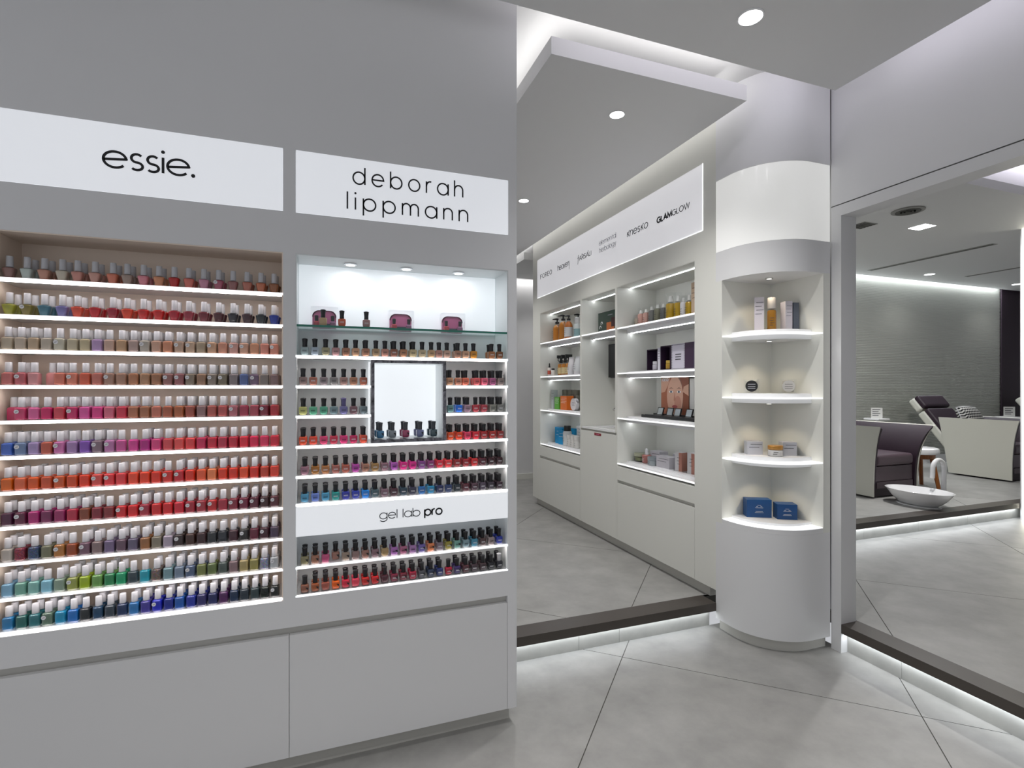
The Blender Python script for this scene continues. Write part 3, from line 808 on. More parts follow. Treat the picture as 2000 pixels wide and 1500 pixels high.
for r, row in enumerate(SQ):
    n = r + 2; z = LEV[n]; cols = row.split()
    for i, sp in enumerate(cols):
        hx, st, gl = spec(sp); x = -.968 + i * .03478 + random.uniform(-.0006, .0006)
        if r == 8: x += .002
        cn = colour_name(hx) + (' glitter' if gl else '')
        miss = (r == 1 and i == 3) or (r == 2 and i == 0)
        if not miss:
            polish('A', hx, (x, ROW_Y, z), f'{cn} square polish, white cap, {ORD[i]} from left, {ORD[n]} shelf, left bay',
                   'square white-capped polishes in left bay', sticker=st, glit=gl, rz=random.uniform(-.07, .07))
        hx2 = hx
        if random.random() < .12 and i > 0: hx2 = cols[i - 1][:6]
        has2 = random.random() < (.80 if r < 4 else .93)
        if has2:
            if r >= 6 or (r == 5 and i >= 16):
                polish('A', hx2, (x, ROW_Y + DY, z), f'{colour_name(hx2)} square polish behind the {ORD[i]} front bottle, {ORD[n]} shelf, left bay',
                       'square white-capped polishes in left bay', detail=False)
            else: rear_bottle(x, ROW_Y + DY, z, hx2)
            if random.random() < .55: rear_bottle(x, ROW_Y + 2 * DY, z, hx2)
tag(rear.build('polish_stock', 'polish_joined', None, True), 'white capped polish bottles stocked behind the front rows in left bay', 'nail polish', None, 'stuff')

L_ROWS = [  # level, z, xs, colours
 (LEV[2], [-0.0611, -0.0242, 0.0152, 0.053, 0.0913, 0.1279, 0.1672, 0.2069, 0.2427, 0.2789, 0.3178, 0.3572, 0.3948, 0.4328, 0.4660, 0.5000, 0.547, 0.5819, 0.6171, 0.699, 0.7355],
  '9fb0b2 aab6c4 a8a07f c08f90 a9745a cf9f7d b27c62 b0926e c28878 8a5440 b27c58 c8b48a c4b090 c09a72 c08a7c c8a08e b0806a cc9f82 cf8a1e 9c6034 7c4a24', 'second'),
 (LEV[3], [-0.0672, -0.0304, 0.0081, 0.0454, 0.0827, 0.1201, 0.1580, 0.5115, 0.5484, 0.5810, 0.6304, 0.6652, 0.7030, 0.7400],
  '8c7470 a0624f 8a7c80 84807f 9c7870 a87458 a45c44 c09070 c08068 d06850 d05a5e d8607a a0507c 8c7c78', 'third'),
 (LEV[4], [-0.0672, -0.0304, 0.0081, 0.0454, 0.0827, 0.1201, 0.1580, 0.5140, 0.5520, 0.5890, 0.6260, 0.6635, 0.7015, 0.7390],
  'b8b870 5caa88 4f9c80 6f868c 6c6a9c 745058 74848a 6a9090 1a6cd8 9c7c8c a8303c 9c3440 7c7c74 747472', 'fourth'),
 (LEV[5], [-0.0672, -0.0304, 0.0081, 0.0454, 0.0827, 0.1201, 0.1580, 0.5140, 0.5520, 0.5890, 0.6260, 0.6635, 0.7015, 0.7390],
  'd84a24 d8442c d83c70 c02848 d42c74 c01c58 dc5034 e0501c dc3c14 d83c60 cc2434 a02024 a02420 8c1c1c', 'fifth'),
 (LEV[6], [-0.0611 + i * .03784 for i in range(22)],
  '9c7080 9c6420 a46a3a 9c5a50 a05040 a83c98 a0705c 94703c 84606c a04ca4 d0147c d01c84 7c3c84 84306c d0243c d8343c 8c1c24 941c28 c4282c 4c1424 341018 34141c', 'sixth'),
 (LEV[7] + .008, [-0.0611 + i * .03784 for i in range(22)],
  '4890b4 6078c0 4490b4 1c8c88 242c94 2838a0 1078d0 3c545c 785c68 44202c 203848 2c2c44 1c60a0 187ca8 1c2450 203460 18242c 54202c 4c3440 443848 2c2430 34202c', 'seventh'),
 (LEV[9], [-0.0611 + i * .03784 for i in range(22)],
  '8c8460 a06c54 c04c78 a07060 948070 8c706c 94685c 84646c a4885c a868b0 a85c7c 9c70a4 64549c d87c4c 7c6c78 94882c 70a094 8098a0 3c84a0 4c3434 948484 1c309c', 'eighth'),
 (LEV[10], [-0.0611 + i * .03784 for i in range(22)],
  '8c5844 9c5028 9c5040 dc5c10 c8203c d83c54 b8201c c01c20 4c202c 741c34 6c1c2c 981434 44444c 202c48 202c64 a01430 34245c 4c242c 3c2c34 3c2c30 101018 141420', 'ninth')]
for r, (z, xs, cols, nm) in enumerate(L_ROWS):
    for i, (x, hx) in enumerate(zip(xs, cols.split())):
        cn = colour_name(hx); side = ''
        k = i
        cap = 'black_cap'
        if r == 2 and i == 4: cap = 'violet_cap'
        if r == 7 and i == 21: cap = 'silver_cap'
        l = sum(int(hx[q:q + 2], 16) for q in (0, 2, 4)) / 3
        ln = ('black_print' if l > 120 else 'white_print')
        rear_y = 0.0
        if r == 6 and i == 3: rear_y = .02
        polish('C', hx, (x, ROW_Y - .004 + rear_y, z), f'{cn} polish, {cap.split("_")[0]} cap, {ORD[i]} from left, {nm} shelf, right bay',
               'black-capped polishes in right bay', cap=cap, line=(None if r >= 6 and i < 9 else ln), corner=(r >= 6 and i < 17 and i % 3 != 2), rz=random.uniform(-.06, .06))
        p2 = {0: .5, 1: .5, 2: .8, 3: .95}.get(r, .92)
        if r in (1, 2) and i < 7: p2 = .45
        if random.random() < p2:
            polish('C', hx, (x, ROW_Y - .004 + DY + .004, z), f'{cn} polish behind the {ORD[i]} front bottle, {nm} shelf, right bay',
                   'black-capped polishes in right bay', cap='black_cap', detail=False)
for i, (x, hx, cap, wd) in enumerate(((.225, '4c8cb8', 'grey_cap', 'blue'), (.2737, '9098a0', 'grey_cap', 'pale grey'), (.3275, 'b04c70', 'grey_cap', 'rose pink'), (.3873, '7c84b0', 'grey_cap', 'lavender'), (.4440, '506870', 'grey_cap', 'slate grey'))):
    polish('C', hx, (x, ROW_Y + .002, NZ0 + .012), f'{wd} polish bottle with dark grey cap inside the bright niche', 'polishes in the niche', cap=cap, corner=True)
    polish('C', hx, (x - .004, ROW_Y + .048, NZ0 + .012), f'{wd} bottle copy standing in for the reflection of its twin in the bright niche', 'polishes in the niche', cap=cap)  # rear copies stand in for reflections of the front niche bottles
for x, y, hx, wd in ((.0060, 2.20, 'c9a984', 'beige'), (.0770, 2.205, 'd86a4c', 'coral'), (.1718, 2.205, 'b08a88', 'dusty mauve')):
    polish('C', hx, (x, y, 1.7155), f'{wd} polish bottle with black cap on the green-edged glass shelf', 'polishes on the glass shelf', cap='black_cap', line='white_print' if wd != 'beige' else None)
# boxed pouch sets on the glass shelf
mat('pouch_pink', '#d878a4', .35); mat('pouch_trim', '#5c1838', .4); mat('card_dark', '#55666e', .5)
for x, wd in ((.0110, 'leftmost, behind the beige bottle'), (.3200, 'middle one of three'), (.5460, 'rightmost of three')):
    t = thing('pouch_gift_set', f'clear boxed pink pouch with two polishes on glass shelf, {wd}', 'gift set', (x, 2.275, 1.7155), 0, 'boxed pouch sets')
    w = .052
    def rr(w_, h_, r_=.026, n=6):
        p = [(-w_, 0), (w_, 0)]
        p += [(w_ - r_ + r_ * math.cos(math.radians(a)), h_ - r_ + r_ * math.sin(math.radians(a))) for a in range(0, 91, 15)]
        p += [(-w_ + r_ + r_ * math.cos(math.radians(a)), h_ - r_ + r_ * math.sin(math.radians(a))) for a in range(90, 181, 15)]
        return p
    def slab(poly, y0, y1):
        m = MB().prism(poly, 0, 1); m.v = [(a, y0 + (y1 - y0) * c, b) for a, b, c in m.v]; return m
    slab(rr(.046, .072), -.004, .020).build('pouch', 'pouch_pink', t)
    o_, i_ = rr(.047, .073), rr(.043, .069)
    mb = MB()
    for q in range(2, len(o_) - 1):
        quad = [o_[q], o_[q + 1], i_[q + 1], i_[q]]
        mb.add([(a, -.006, b) for a, b in quad] + [(a, -.003, b) for a, b in quad], [(0, 1, 2, 3), (7, 6, 5, 4), (0, 4, 5, 1), (1, 5, 6, 2), (2, 6, 7, 3), (3, 7, 4, 0)])
    mb.build('zip_edge', 'pouch_trim', t)
    MB().box(-.022, .026, -.012, -.006, .0, .018).build('card', 'card_dark', t)
    for dx, c in ((-.030, 'd0505a'), (.032, 'a87898')):
        b = MB().squircle([(.011, 0), (.0115, .002), (.0115, .022), (.006, .026)], 4, 16, dx, -.018, .001).build('mini_polish', 'polish', t, True); b.color = lin(c)
        MB().lathe([(.006, .025), (.0075, .048), (.004, .050)], 14, dx, -.018, .001).build('mini_cap', 'black_cap', b, True)
    mb = MB()
    mb.box(-w, w, -.034, -.0335, 0, .085).box(-w, w, .0235, .024, 0, .085).box(-w, -w + .0005, -.0335, .0235, 0, .085).box(w - .0005, w, -.0335, .0235, 0, .085).box(-w, w, -.034, .024, .085, .0855)
    mb.build('acrylic_box', 'acrylic', t)

# ------------------------------------------------------------------ corridor shelf wall: bays
BX = 2.640
for nm, (a, b, c, d) in BAYS.items():
    m = 'laminate_warm'
    t = struct('wall_niche_' + nm, MB().box(BX, BX + .012, a, b, c, d), m)
    MB().box(MX + .002, BX, a, a + .004, c, d).build('side_panel', m, t)
    MB().box(MX + .002, BX, b - .004, b, c, d).build('side_panel', m, t)
    MB().box(MX + .002, BX, a + .004, b - .004, d - .004, d).build('top_panel', m, t)
    MB().box(MX + .126, MX + .131, a + .006, b - .006, d - .007, d - .004).build('light_line', 'led_line', t)
def wall_shelf(label, nm, z, lowest=False):
    a, b = BAYS[nm][:2]
    t = thing('wall_shelf', label, 'shelf', (MX, (a + b) / 2, z), 0, 'lit shelves of the corridor wall')
    w = (b - a) / 2 - .0045
    MB().box(.002, .012, -w, w, -.004, .006).build('light_edge', 'led_edge', t)
    MB().box(.012, .09, -w, w, -.006, .006).build('front_plate', 'white_gloss', t)
    if lowest:
        MB().box(.09, .379, -w, w, -.012, .018).build('board', 'white_gloss', t)
    else:
        MB().box(.09, .379, -w, w, -.034, .018).build('board', 'white_gloss', t)
        MB().box(.126, .131, -w + .004, w - .004, -.0365, -.034).build('light_line', 'led_line', t)
    return t
for nm, wd in (('near', 'nearest bay'), ('far', 'farthest bay')):
    for z, k in ((1.950, 'upper'), (1.584, 'middle'), (1.220, 'lower')):
        wall_shelf(f'{k} white shelf with glowing edge in the {wd} of corridor wall', nm, z)
    wall_shelf(f'lowest white shelf with glowing edge in the {wd} of corridor wall', nm, .852, True)
wall_shelf('single white lit shelf above the washing niche in corridor wall', 'middle', 1.950)
ct = thing('washing_ledge', 'white ledge with sunken basin at the bottom of the middle niche', 'counter', (MX, 4.0225, 1.101))
mb = MB(); mb.box(.002, .07, -.29, .29, 0, .014).box(.31, .378, -.29, .29, 0, .014).box(.07, .31, -.29, -.23, 0, .014).box(.07, .31, .23, .29, 0, .014)
mb.build('rim', 'white_gloss', ct); MB().box(.07, .31, -.23, .23, .0, .004).build('basin', 'porcelain', ct)
t = thing('wall_tap', 'small chrome tap on the back of the middle niche', 'tap', (BX, 4.17, 1.285))
MB().tube([(0, 0, 0), (-.05, 0, 0), (-.10, 0, -.004), (-.13, 0, -.02)], .011, 10).build('spout', 'chrome', t, True)
MB().tube([(0, .06, 0), (-.035, .06, 0)], .016, 12).build('knob', 'chrome', t, True)
MB().box(-.006, 0, -.035, .085, -.02, .02).build('plate', 'chrome', t)
t = thing('black_dispenser', 'tall black dispenser box hanging on the back of middle niche', 'dispenser', (BX, 4.205, 1.565))
MB().box(-.10, 0, -.145, .10, 0, .31).build('case', 'matt_black', t)
MB().box(-.104, -.10, -.13, .085, .03, .28).build('front_cover', 'black_cap', t)
MB().box(-.09, -.02, -.12, .08, -.006, 0).build('outlet', 'grey_cap', t)
for y0, y1, z1, wd in ((2.755, 3.690, .722, 'nearest'), (3.705, 4.330, 1.1005, 'middle'), (4.343, 5.288, .724, 'farthest')):
    t = thing('base_cabinet', f'{wd} white base cabinet with flush door in the corridor wall', 'cabinet', (0, 0, 0))
    zt = z1 - (.0255 if wd != 'middle' else .018)
    MB().box(MX, MX + .02, y0 + .0015, y1 - .0015, .237, zt).build('door', 'laminate_warm', t)
    MB().box(MX + .022, MX + .10, y0 + .004, y1 - .004, .238, z1 - .002).build('carcass', 'shadow_gap', t)
mat('red_tag_', '#8c1c22', .4)
t = thing('door_tag', 'small dark red tag on the middle base cabinet door', 'tag', (MX, 4.012, 1.063))
MB().box(-.0018, -.0002, -.058, .058, -.011, .011).build('plate', 'red_tag_', t)
MB().box(-.0022, -.0018, -.030, .030, -.002, .002).build('print_line', 'pouch_pink', t)

# ------------------------------------------------------------------ products
def M(hx, rough=.4, metal=0.0, coat=0.0):
    k = f'c_{hx}_{rough}_{metal}_{coat}'
    return mat(k, '#' + hx, rough, metal, coat=coat)
def prints(parent, x, w, z0, z1, m='grey_print', n=3, big=False):
    """a few printed lines on a face looking along -x"""
    for i in range(n):
        z = z1 - (z1 - z0) * (i + .5) / n
        MB().box(x - .0006, x, -w * (.9 if i % 2 == 0 else .55), w * (.8 if i % 2 else .6), z - .0014, z + .0014).build('print_line', m, parent)
def carton(label, loc, w, d, h, hx, rz=0, pm='grey_print', n=3, band=None, cat='box', top=None):
    t = thing('carton', label, cat, loc, rz)
    b = MB().box(-d / 2, d / 2, -w / 2, w / 2, 0, h).build('box', M(hx, .35), t)
    if top: MB().box(-d / 2 - .0005, d / 2 + .0005, -w / 2 - .0005, w / 2 + .0005, h * .80, h + .0005).build('lid', M(top, .35), t)
    if band: MB().box(-d / 2 - .0006, d / 2, -w / 2 + .001, w / 2 - .001, h * .06, h * .40).build('coloured_band', M(band, .4), t)
    if n: prints(t, -d / 2, w / 2, h * .45, h * .9, pm, n)
    return t
def bottle(label, loc, r, h, body, cap, kind='round', liquid=None, cat='bottle', caph=.28, pm='grey_print', n=3, label_hx=None, rz=0):
    t = thing('bottle', label, cat, loc, rz)
    hb = h * (1 - caph)
    prof = [(r * .9, 0), (r, .003), (r, hb * .90), (r * .86, hb * .97), (r * .45, hb)]
    if kind == 'dome': prof = [(r * .9, 0), (r, .004), (r, hb * .74), (r * .9, hb * .86), (r * .62, hb * .95), (r * .35, hb)]
    if liquid:
        MB().lathe(prof, 20).build('glass_body', 'clear_glass', t, True)
        MB().lathe([(q * .90, max(.005, z * .94)) for q, z in prof], 20).build('liquid', M(liquid, .15, 0, .5), t, True)
    else: MB().lathe(prof, 20).build('body', M(body, .3, 0, .3), t, True)
    if label_hx: MB().lathe([(r * 1.005, hb * .12), (r * 1.005, hb * .62)], 20).build('label', M(label_hx, .5), t, True)
    if n: prints(t, -r * 1.02, r * .5, hb * .2, hb * .62, pm, n)
    if cap == 'pump':
        c = MB().lathe([(r * .42, hb), (r * .42, hb + .018), (r * .16, hb + .020), (r * .16, h * .93)], 16).build('pump_collar', 'matt_black', t, True)
        MB().tube([(.012, 0, h * .94), (-.01, 0, h * .95), (-r * 1.05, 0, h * .93)], [.010, .010, .006], 8).build('pump_head', 'matt_black', c, True)
    elif cap == 'spray':
        c = MB().lathe([(r * .5, hb), (r * .5, hb + .02), (r * .34, hb + .028), (r * .34, h * .85)], 14).build('collar', 'matt_black', t, True)
        MB().box(-r * 1.15, r * .7, -.012, .012, h * .85, h).build('spray_head', 'matt_black', c)
        MB().tube([(-r * .75, 0, h * .86), (-r * .95, 0, h * .76), (-r * .6, 0, h * .70)], .005, 8).build('trigger', 'matt_black', c, True)
    elif cap == 'dropper':
        c = MB().lathe([(r * .5, hb), (r * .5, hb + .012), (r * .36, hb + .014), (r * .30, h * .95), (r * .12, h)], 14).build('dropper', 'matt_black' if body != 'b5746c' else 'white_gloss', t, True)
    elif cap == 'clear':
        MB().lathe([(r * .55, hb), (r * .5, hb + .01), (r * .4, h * .88)], 14).build('nozzle', M('e4e4e0', .3), t, True)
        MB().lathe([(r * .92, hb * .99), (r * .92, h - .004), (r * .85, h)], 20).build('clear_cap', 'acrylic', t, True)
    else: MB().lathe([(r * .80, hb * .985), (r * .82, hb + .004), (r * .80, h - .003), (r * .72, h)], 18).build('cap', M(cap, .3), t, True)
    return t
def jar(label, loc, r, h, body, lid, rz=0, pm='grey_print', clear=False):
    t = thing('jar', label, 'jar', loc, rz)
    MB().lathe([(r * .9, 0), (r, .003), (r, h * .58), (r * .92, h * .62)], 24).build('body', 'clear_glass' if clear else M(body, .3, 0, .4), t, True)
    if clear: MB().lathe([(r * .78, .008), (r * .84, .01), (r * .84, h * .52)], 20).build('cream_fill', M(body, .4), t, True)
    MB().lathe([(r * 1.0, h * .62), (r * 1.02, h * .64), (r * 1.02, h * .96), (r * .95, h)], 24).build('lid', M(lid, .3), t, True)
    prints(t, -r * 1.01, r * .4, h * .15, h * .5, pm, 2)
    return t
def squeeze_tube(label, loc, w, h, body, cap, rz=0, pm='grey_print'):
    t = thing('tube', label, 'tube', loc, rz)
    rings = []
    for z, a, b in ((.03, w * .34, w * .34), (.05, w * .46, w * .40), (h * .6, w * .5, w * .26), (h, w * .5, .003)):
        rings.append([(b * math.cos(2 * math.pi * i / 18), a * math.sin(2 * math.pi * i / 18), z) for i in range(18)])
    MB().loft(rings).build('body', M(body, .35), t, True)
    MB().lathe([(w * .33, 0), (w * .34, .002), (w * .34, .030)], 18).build('cap', M(cap, .3), t, True)
    prints(t, -w * .40, w * .3, h * .25, h * .6, pm, 3)
    return t

Z1, Z2, Z3, Z4 = 1.968, 1.602, 1.238, .870
X1 = 2.42
# near bay, upper shelf
bottle('small pale bottle with silver cap, farthest on the near bay upper shelf', (X1, 3.655, Z1), .020, .095, 'c9bfae', 'b8b4ae')
bottle('rosy serum bottle with clear cap next to the small pale bottle', (X1, 3.592, Z1), .028, .140, 'c79c90', 'clear', caph=.30)
bottle('rosy serum bottle with clear cap beside the grey bottles', (X1, 3.520, Z1), .028, .140, 'c79c90', 'clear', caph=.30)
bottle('dark grey serum bottle with white nozzle beside the rosy bottles', (X1, 3.444, Z1), .028, .150, '6e6f6c', 'clear', caph=.30)
bottle('olive grey serum bottle in the middle of the near upper shelf', (X1, 3.370, Z1), .028, .155, '74735f', 'clear', caph=.30)
bottle('dark grey serum bottle beside the first golden oil bottle', (X1, 3.298, Z1), .026, .150, '5c5e5e', 'clear', caph=.30)
bottle('large golden oil bottle with clear cap, widest on upper shelf', (X1, 3.211, Z1), .041, .200, 'b09018', 'clear', liquid='b8941a', caph=.34)
bottle('golden oil bottle with clear cap beside the white printed bottle', (X1, 3.128, Z1), .031, .190, 'b09018', 'clear', liquid='b8941a', caph=.34)
bottle('white printed bottle between two golden oil bottles', (X1, 3.068, Z1), .024, .160, 'd6d4d8', 'clear', caph=.3)
bottle('golden oil bottle with clear cap nearest the tall beige box', (X1, 3.003, Z1), .033, .170, 'b09018', 'clear', liquid='b8941a', caph=.34)
carton('tall beige carton at the near end of the upper shelf', (X1, 2.930, Z1), .05, .05, .225, 'c9b096', pm='black_print')
# near bay, second shelf
def open_set(label, loc, w, h, inner, lid, jar_hx, lid_hx):
    t = thing('open_gift_box', label, 'gift box', loc)
    d = .10
    mb = MB()
    mb.box(-d / 2, d / 2, -w / 2, -w / 2 + .006, 0, h).box(-d / 2, d / 2, w / 2 - .006, w / 2, 0, h).box(d / 2 - .006, d / 2, -w / 2 + .006, w / 2 - .006, 0, h)
    mb.box(-d / 2, d / 2 - .006, -w / 2 + .006, w / 2 - .006, 0, .006).box(-d / 2, d / 2 - .006, -w / 2 + .006, w / 2 - .006, h - .006, h)
    mb.build('case', M('2c1a30', .4), t)
    MB().box(d / 2 - .012, d / 2 - .006, -w / 2 + .008, w / 2 - .008, .008, h - .008).build('lining', M(inner, .5), t)
    j = MB().lathe([(.030, .006), (.032, .010), (.032, .045), (.026, .050)], 20, -.008, 0, 0).build('jar', M(jar_hx, .25, .2), t, True)
    MB().lathe([(.030, .050), (.030, .070), (.027, .072)], 20, -.008, 0, 0).build('jar_lid', M(lid_hx, .3, .2), j, True)
    return t
open_set('open dark purple gift box with pale jar and lilac lining', (X1 + .03, 3.415, Z2), .14, .165, 'b3aecb', None, 'cfcad6', 'd9d6de')
carton('slim white patterned box between the two open gift boxes', (X1 + .03, 3.330, Z2), .028, .10, .172, 'd5d2dc', pm='black_print', n=4)
open_set('open dark purple gift box with golden jar', (X1 + .03, 3.250, Z2), .12, .180, '8d86a6', None, 'b08a2c', 'c9a84a')
t = carton('large white box with speckled border and lettering on second shelf', (X1 + .03, 3.110, Z2), .15, .09, .185, 'cfcbd8', n=0)
for i in range(3): MB().box(-.0458, -.045, -.035 + i * .002, .03, .105 - i * .018, .112 - i * .018).build('print_line', 'grey_print', t)
for k in range(56):
    a = k / 56 * 2 * (.15 + .185); 
    if a < .15: y, z = -.075 + a, .004
    elif a < .335: y, z = .075, a - .15
    elif a < .485: y, z = .075 - (a - .335), .181
    else: y, z = -.075, .185 - (a - .485)
    y = max(-.069, min(.069, y)); z = max(.006, min(.178, z))
    MB().box(-.0458, -.045, y - .003, y + .003, z - .0025, z + .0025).build('speckle', 'grey_print', t)
carton('dark purple carton at the near end of the second shelf', (X1 + .03, 2.985, Z2), .09, .10, .185, '3a2440', n=0)
carton('grey purple carton leaning against the bay side', (X1 + .03, 2.915, Z2), .045, .10, .185, '5a5268', n=0)
# near bay, third shelf: poster, make-up tray
t = thing('portrait_poster', 'poster of a face framed by raised hands behind the make-up tray', 'poster', (2.575, 3.372, Z3))
MB().box(0, .004, -.168, .168, 0, .318).build('board', M('8c6a5c', .5), t)
def blob(poly, d, m, name):
    mbb = MB().prism(poly, 0, 1); mbb.v = [(-d - .0004 * (1 - c), -a, b) for a, b, c in mbb.v]
    return mbb.build(name, m, t)
def ell(cx, cz, rx, rz_, n=22, tilt=0): return [(cx + rx * math.cos(2 * math.pi * i / n) * math.cos(tilt) - rz_ * math.sin(2 * math.pi * i / n) * math.sin(tilt), cz + rx * math.cos(2 * math.pi * i / n) * math.sin(tilt) + rz_ * math.sin(2 * math.pi * i / n) * math.cos(tilt)) for i in range(n)]
blob([(-.168, 0), (-.07, 0), (-.075, .12), (-.06, .25), (-.04, .318), (-.168, .318)], .0004, M('a8664a', .5), 'hair_print')
blob([(.168, 0), (.09, 0), (.10, .12), (.09, .25), (.06, .318), (.168, .318)], .0004, M('8c5038', .5), 'hair_print')
blob([(-.168, .318), (-.05, .318), (-.08, .25), (-.12, .20), (-.168, .19)], .0008, M('d2a48c', .5), 'hand_print')
blob([(.168, .26), (.11, .24), (.10, .20), (.168, .17)], .0008, M('d2a48c', .5), 'hand_print')
blob(ell(.005, .165, .098, .155), .0010, M('d8ab94', .5), 'face_print')
blob(ell(.04, .11, .04, .06), .0013, M('c9917c', .5), 'cheek_print')
for cx in (-.04, .055):
    blob(ell(cx, .200, .024, .010), .0016, M('e6e2e0', .4), 'eye_print'); blob(ell(cx, .200, .010, .010, 14), .002, M('4a5a68', .3), 'iris_print')
    blob([(cx - .03, .222), (cx, .234), (cx + .03, .224), (cx, .228)], .0016, M('5c3a2c', .5), 'brow_print')
blob([(.004, .20), (.016, .135), (.004, .125), (-.008, .135)], .0016, M('c08670', .5), 'nose_print')
blob(ell(.005, .085, .032, .013), .0016, M('a84a4a', .35), 'lips_print')
text(t, 'white_print', 'CEO'.replace('C', 'G'), .02, .005, .25, -.150, .285, lambda u, v, d: (-.002 - d, -u, v), width=.075)
t = thing('product_poster', 'white poster with a dark bottle picture at the bay side', 'poster', (2.575, 3.085, Z3))
MB().box(0, .004, -.11, .11, 0, .30).build('board', M('d8d6d2', .5), t)
MB().box(-.0006, 0, -.10, .03, .09, .26).build('bottle_print', M('2c302c', .4), t)
MB().box(-.0012, -.0006, -.09, .02, .09, .14).build('orange_print', M('c97a44', .4), t)
t = thing('makeup_tray', 'long black tray along the front of the third shelf', 'tray', (2.44, 3.165, Z3), 0)
mb = MB(); mb.box(-.06, .06, -.365, .365, 0, .010).box(-.06, -.052, -.365, .365, .010, .022).box(.052, .06, -.365, .365, .010, .030)
mb.build('base', 'matt_black', t)
for i in range(6):
    MB().box(-.045, -.015, -.345 + i * .118, -.345 + i * .118 + .095, .010, .024).build('divider_block', M('3a3a3c', .3), t)
for i, (y, wd) in enumerate(((3.435, 'farthest'), (3.315, 'second farthest'), (3.225, 'middle'), (3.095, 'second nearest'), (2.985, 'nearest'))):
    c = thing('compact_case', f'open black compact with mirror, {wd} on the black tray', 'compact', (2.455, y, Z3 + .0105), 0, 'open compacts on the tray')
    MB().box(-.028, .028, -.037, .037, 0, .009).build('base', 'matt_black', c)
    MB().box(-.024, .020, -.033, .033, .009, .0105).build('powder', M('6a5a50', .6), c)
    l = MB().box(0, .006, -.037, .037, 0, .062).build('lid', 'matt_black', c); l.location = (.026, 0, .008); l.rotation_euler = (0, math.radians(16), 0)
    MB().box(-.0012, 0, -.029, .029, .006, .056).build('mirror', M('c9d2d8', .12, .6), l)
# near bay, lowest shelf
XB = 2.44
jar('olive green glass jar at the far end of the near lowest shelf', (XB, 3.630, Z4), .052, .070, '8c9068', 'a9ab92', clear=True)
bottle('small copper dropper bottle beside the olive jar', (XB, 3.545, Z4), .036, .115, 'b5746c', 'dropper', caph=.42, pm='white_print')
carton('square white carton behind the grey jar', (XB + .07, 3.480, Z4), .12, .08, .10, 'c9c6cc', n=2)
jar('blue grey jar in front of the square white carton', (XB - .02, 3.425, Z4), .045, .065, '98a0a4', '8e979c')
carton('wide white carton in the middle of the near lowest shelf', (XB + .0, 3.285, Z4), .155, .08, .085, 'd0ccd2', n=2)
carton('white carton standing behind the wide white carton', (XB + .09, 3.235, Z4), .12, .06, .10, 'c2bfc6', n=2)
def two_tone(label, loc, rz, h):
    t = thing('carton', label, 'box', loc, rz)
    MB().box(-.03, .03, -.03, .03, 0, h).build('box', M('d2cfd0', .4), t)
    MB().box(-.0307, .0307, -.0307, -.022, .0, h - .002).build('copper_side', M('b07868', .35), t)
    MB().box(-.0306, -.030, -.022, -.004, .0, h - .002).build('copper_strip', M('b07868', .35), t)
    prints(t, -.0302, .016, h * .3, h * .8)
two_tone('white and copper carton beside the wide white carton', (XB, 3.120, Z4), math.radians(12), .135)
bottle('short dark bottle between the two white and copper cartons', (XB + .06, 3.055, Z4), .018, .075, '2a2624', '1c1c1c')
two_tone('white and copper carton nearest the bay side', (XB, 2.985, Z4), math.radians(12), .145)
# middle bay, upper shelf
t = carton('dark green box with picture on the shelf above the tap', (2.45, 4.10, Z1), .30, .10, .185, '24382f', n=0)
MB().box(-.0508, -.05, -.13, .0, .0, .085).build('orange_print', M('b0602c', .5), t)
MB().box(-.0516, -.0508, -.14, -.08, .04, .12).build('dark_print', M('3a1c1c', .5), t)
for cy, cz in ((.085, .085), (.11, .05)):
    mb = MB()
    for q in range(14):
        a0, a1 = [math.radians(-50 + 250 * (q + e_) / 14) for e_ in (0, 1)]
        mb.add([(-.0506, cy + r_ * math.cos(a_), cz + r_ * math.sin(a_)) for a_ in (a0, a1) for r_ in (.010, .018)], [(0, 1, 3, 2)])
    mb.build('leaf_print', 'white_print', t)
MB().box(-.0506, -.05, -.10, -.02, .145, .152).build('print_line', 'pale_print', t)
# far bay, upper shelf: pump bottles
for y, h, wd in ((5.185, .262, 'farthest, against the bay side'), (5.035, .285, 'second one, tallest')):
    bottle(f'amber pump bottle with black pump, {wd}', (X1, y, Z1), .052, h, 'c07a24', 'pump', 'dome', liquid='c87c1c', caph=.24, label_hx=None, n=4)
bottle('white labelled amber pump bottle in the middle of the far upper shelf', (X1 - .03, 4.845, Z1), .045, .255, 'c07a24', 'pump', 'dome', liquid='c06a14', caph=.24, label_hx='d9d7d6', n=4)
bottle('amber pump bottle standing behind the white labelled one', (X1 + .09, 4.865, Z1), .045, .275, 'b0641c', 'pump', 'dome', liquid='b0641c', caph=.24, label_hx='cfc9c9', n=0)
bottle('slim white and teal bottle on the far upper shelf', (X1, 4.700, Z1), .040, .205, 'd3d9d8', 'd9d9d9', label_hx='8fb0b4')
bottle('white and amber pump bottle nearest on the far upper shelf', (X1 + .05, 4.570, Z1), .045, .235, 'd6d2cc', 'pump', 'dome', caph=.24)
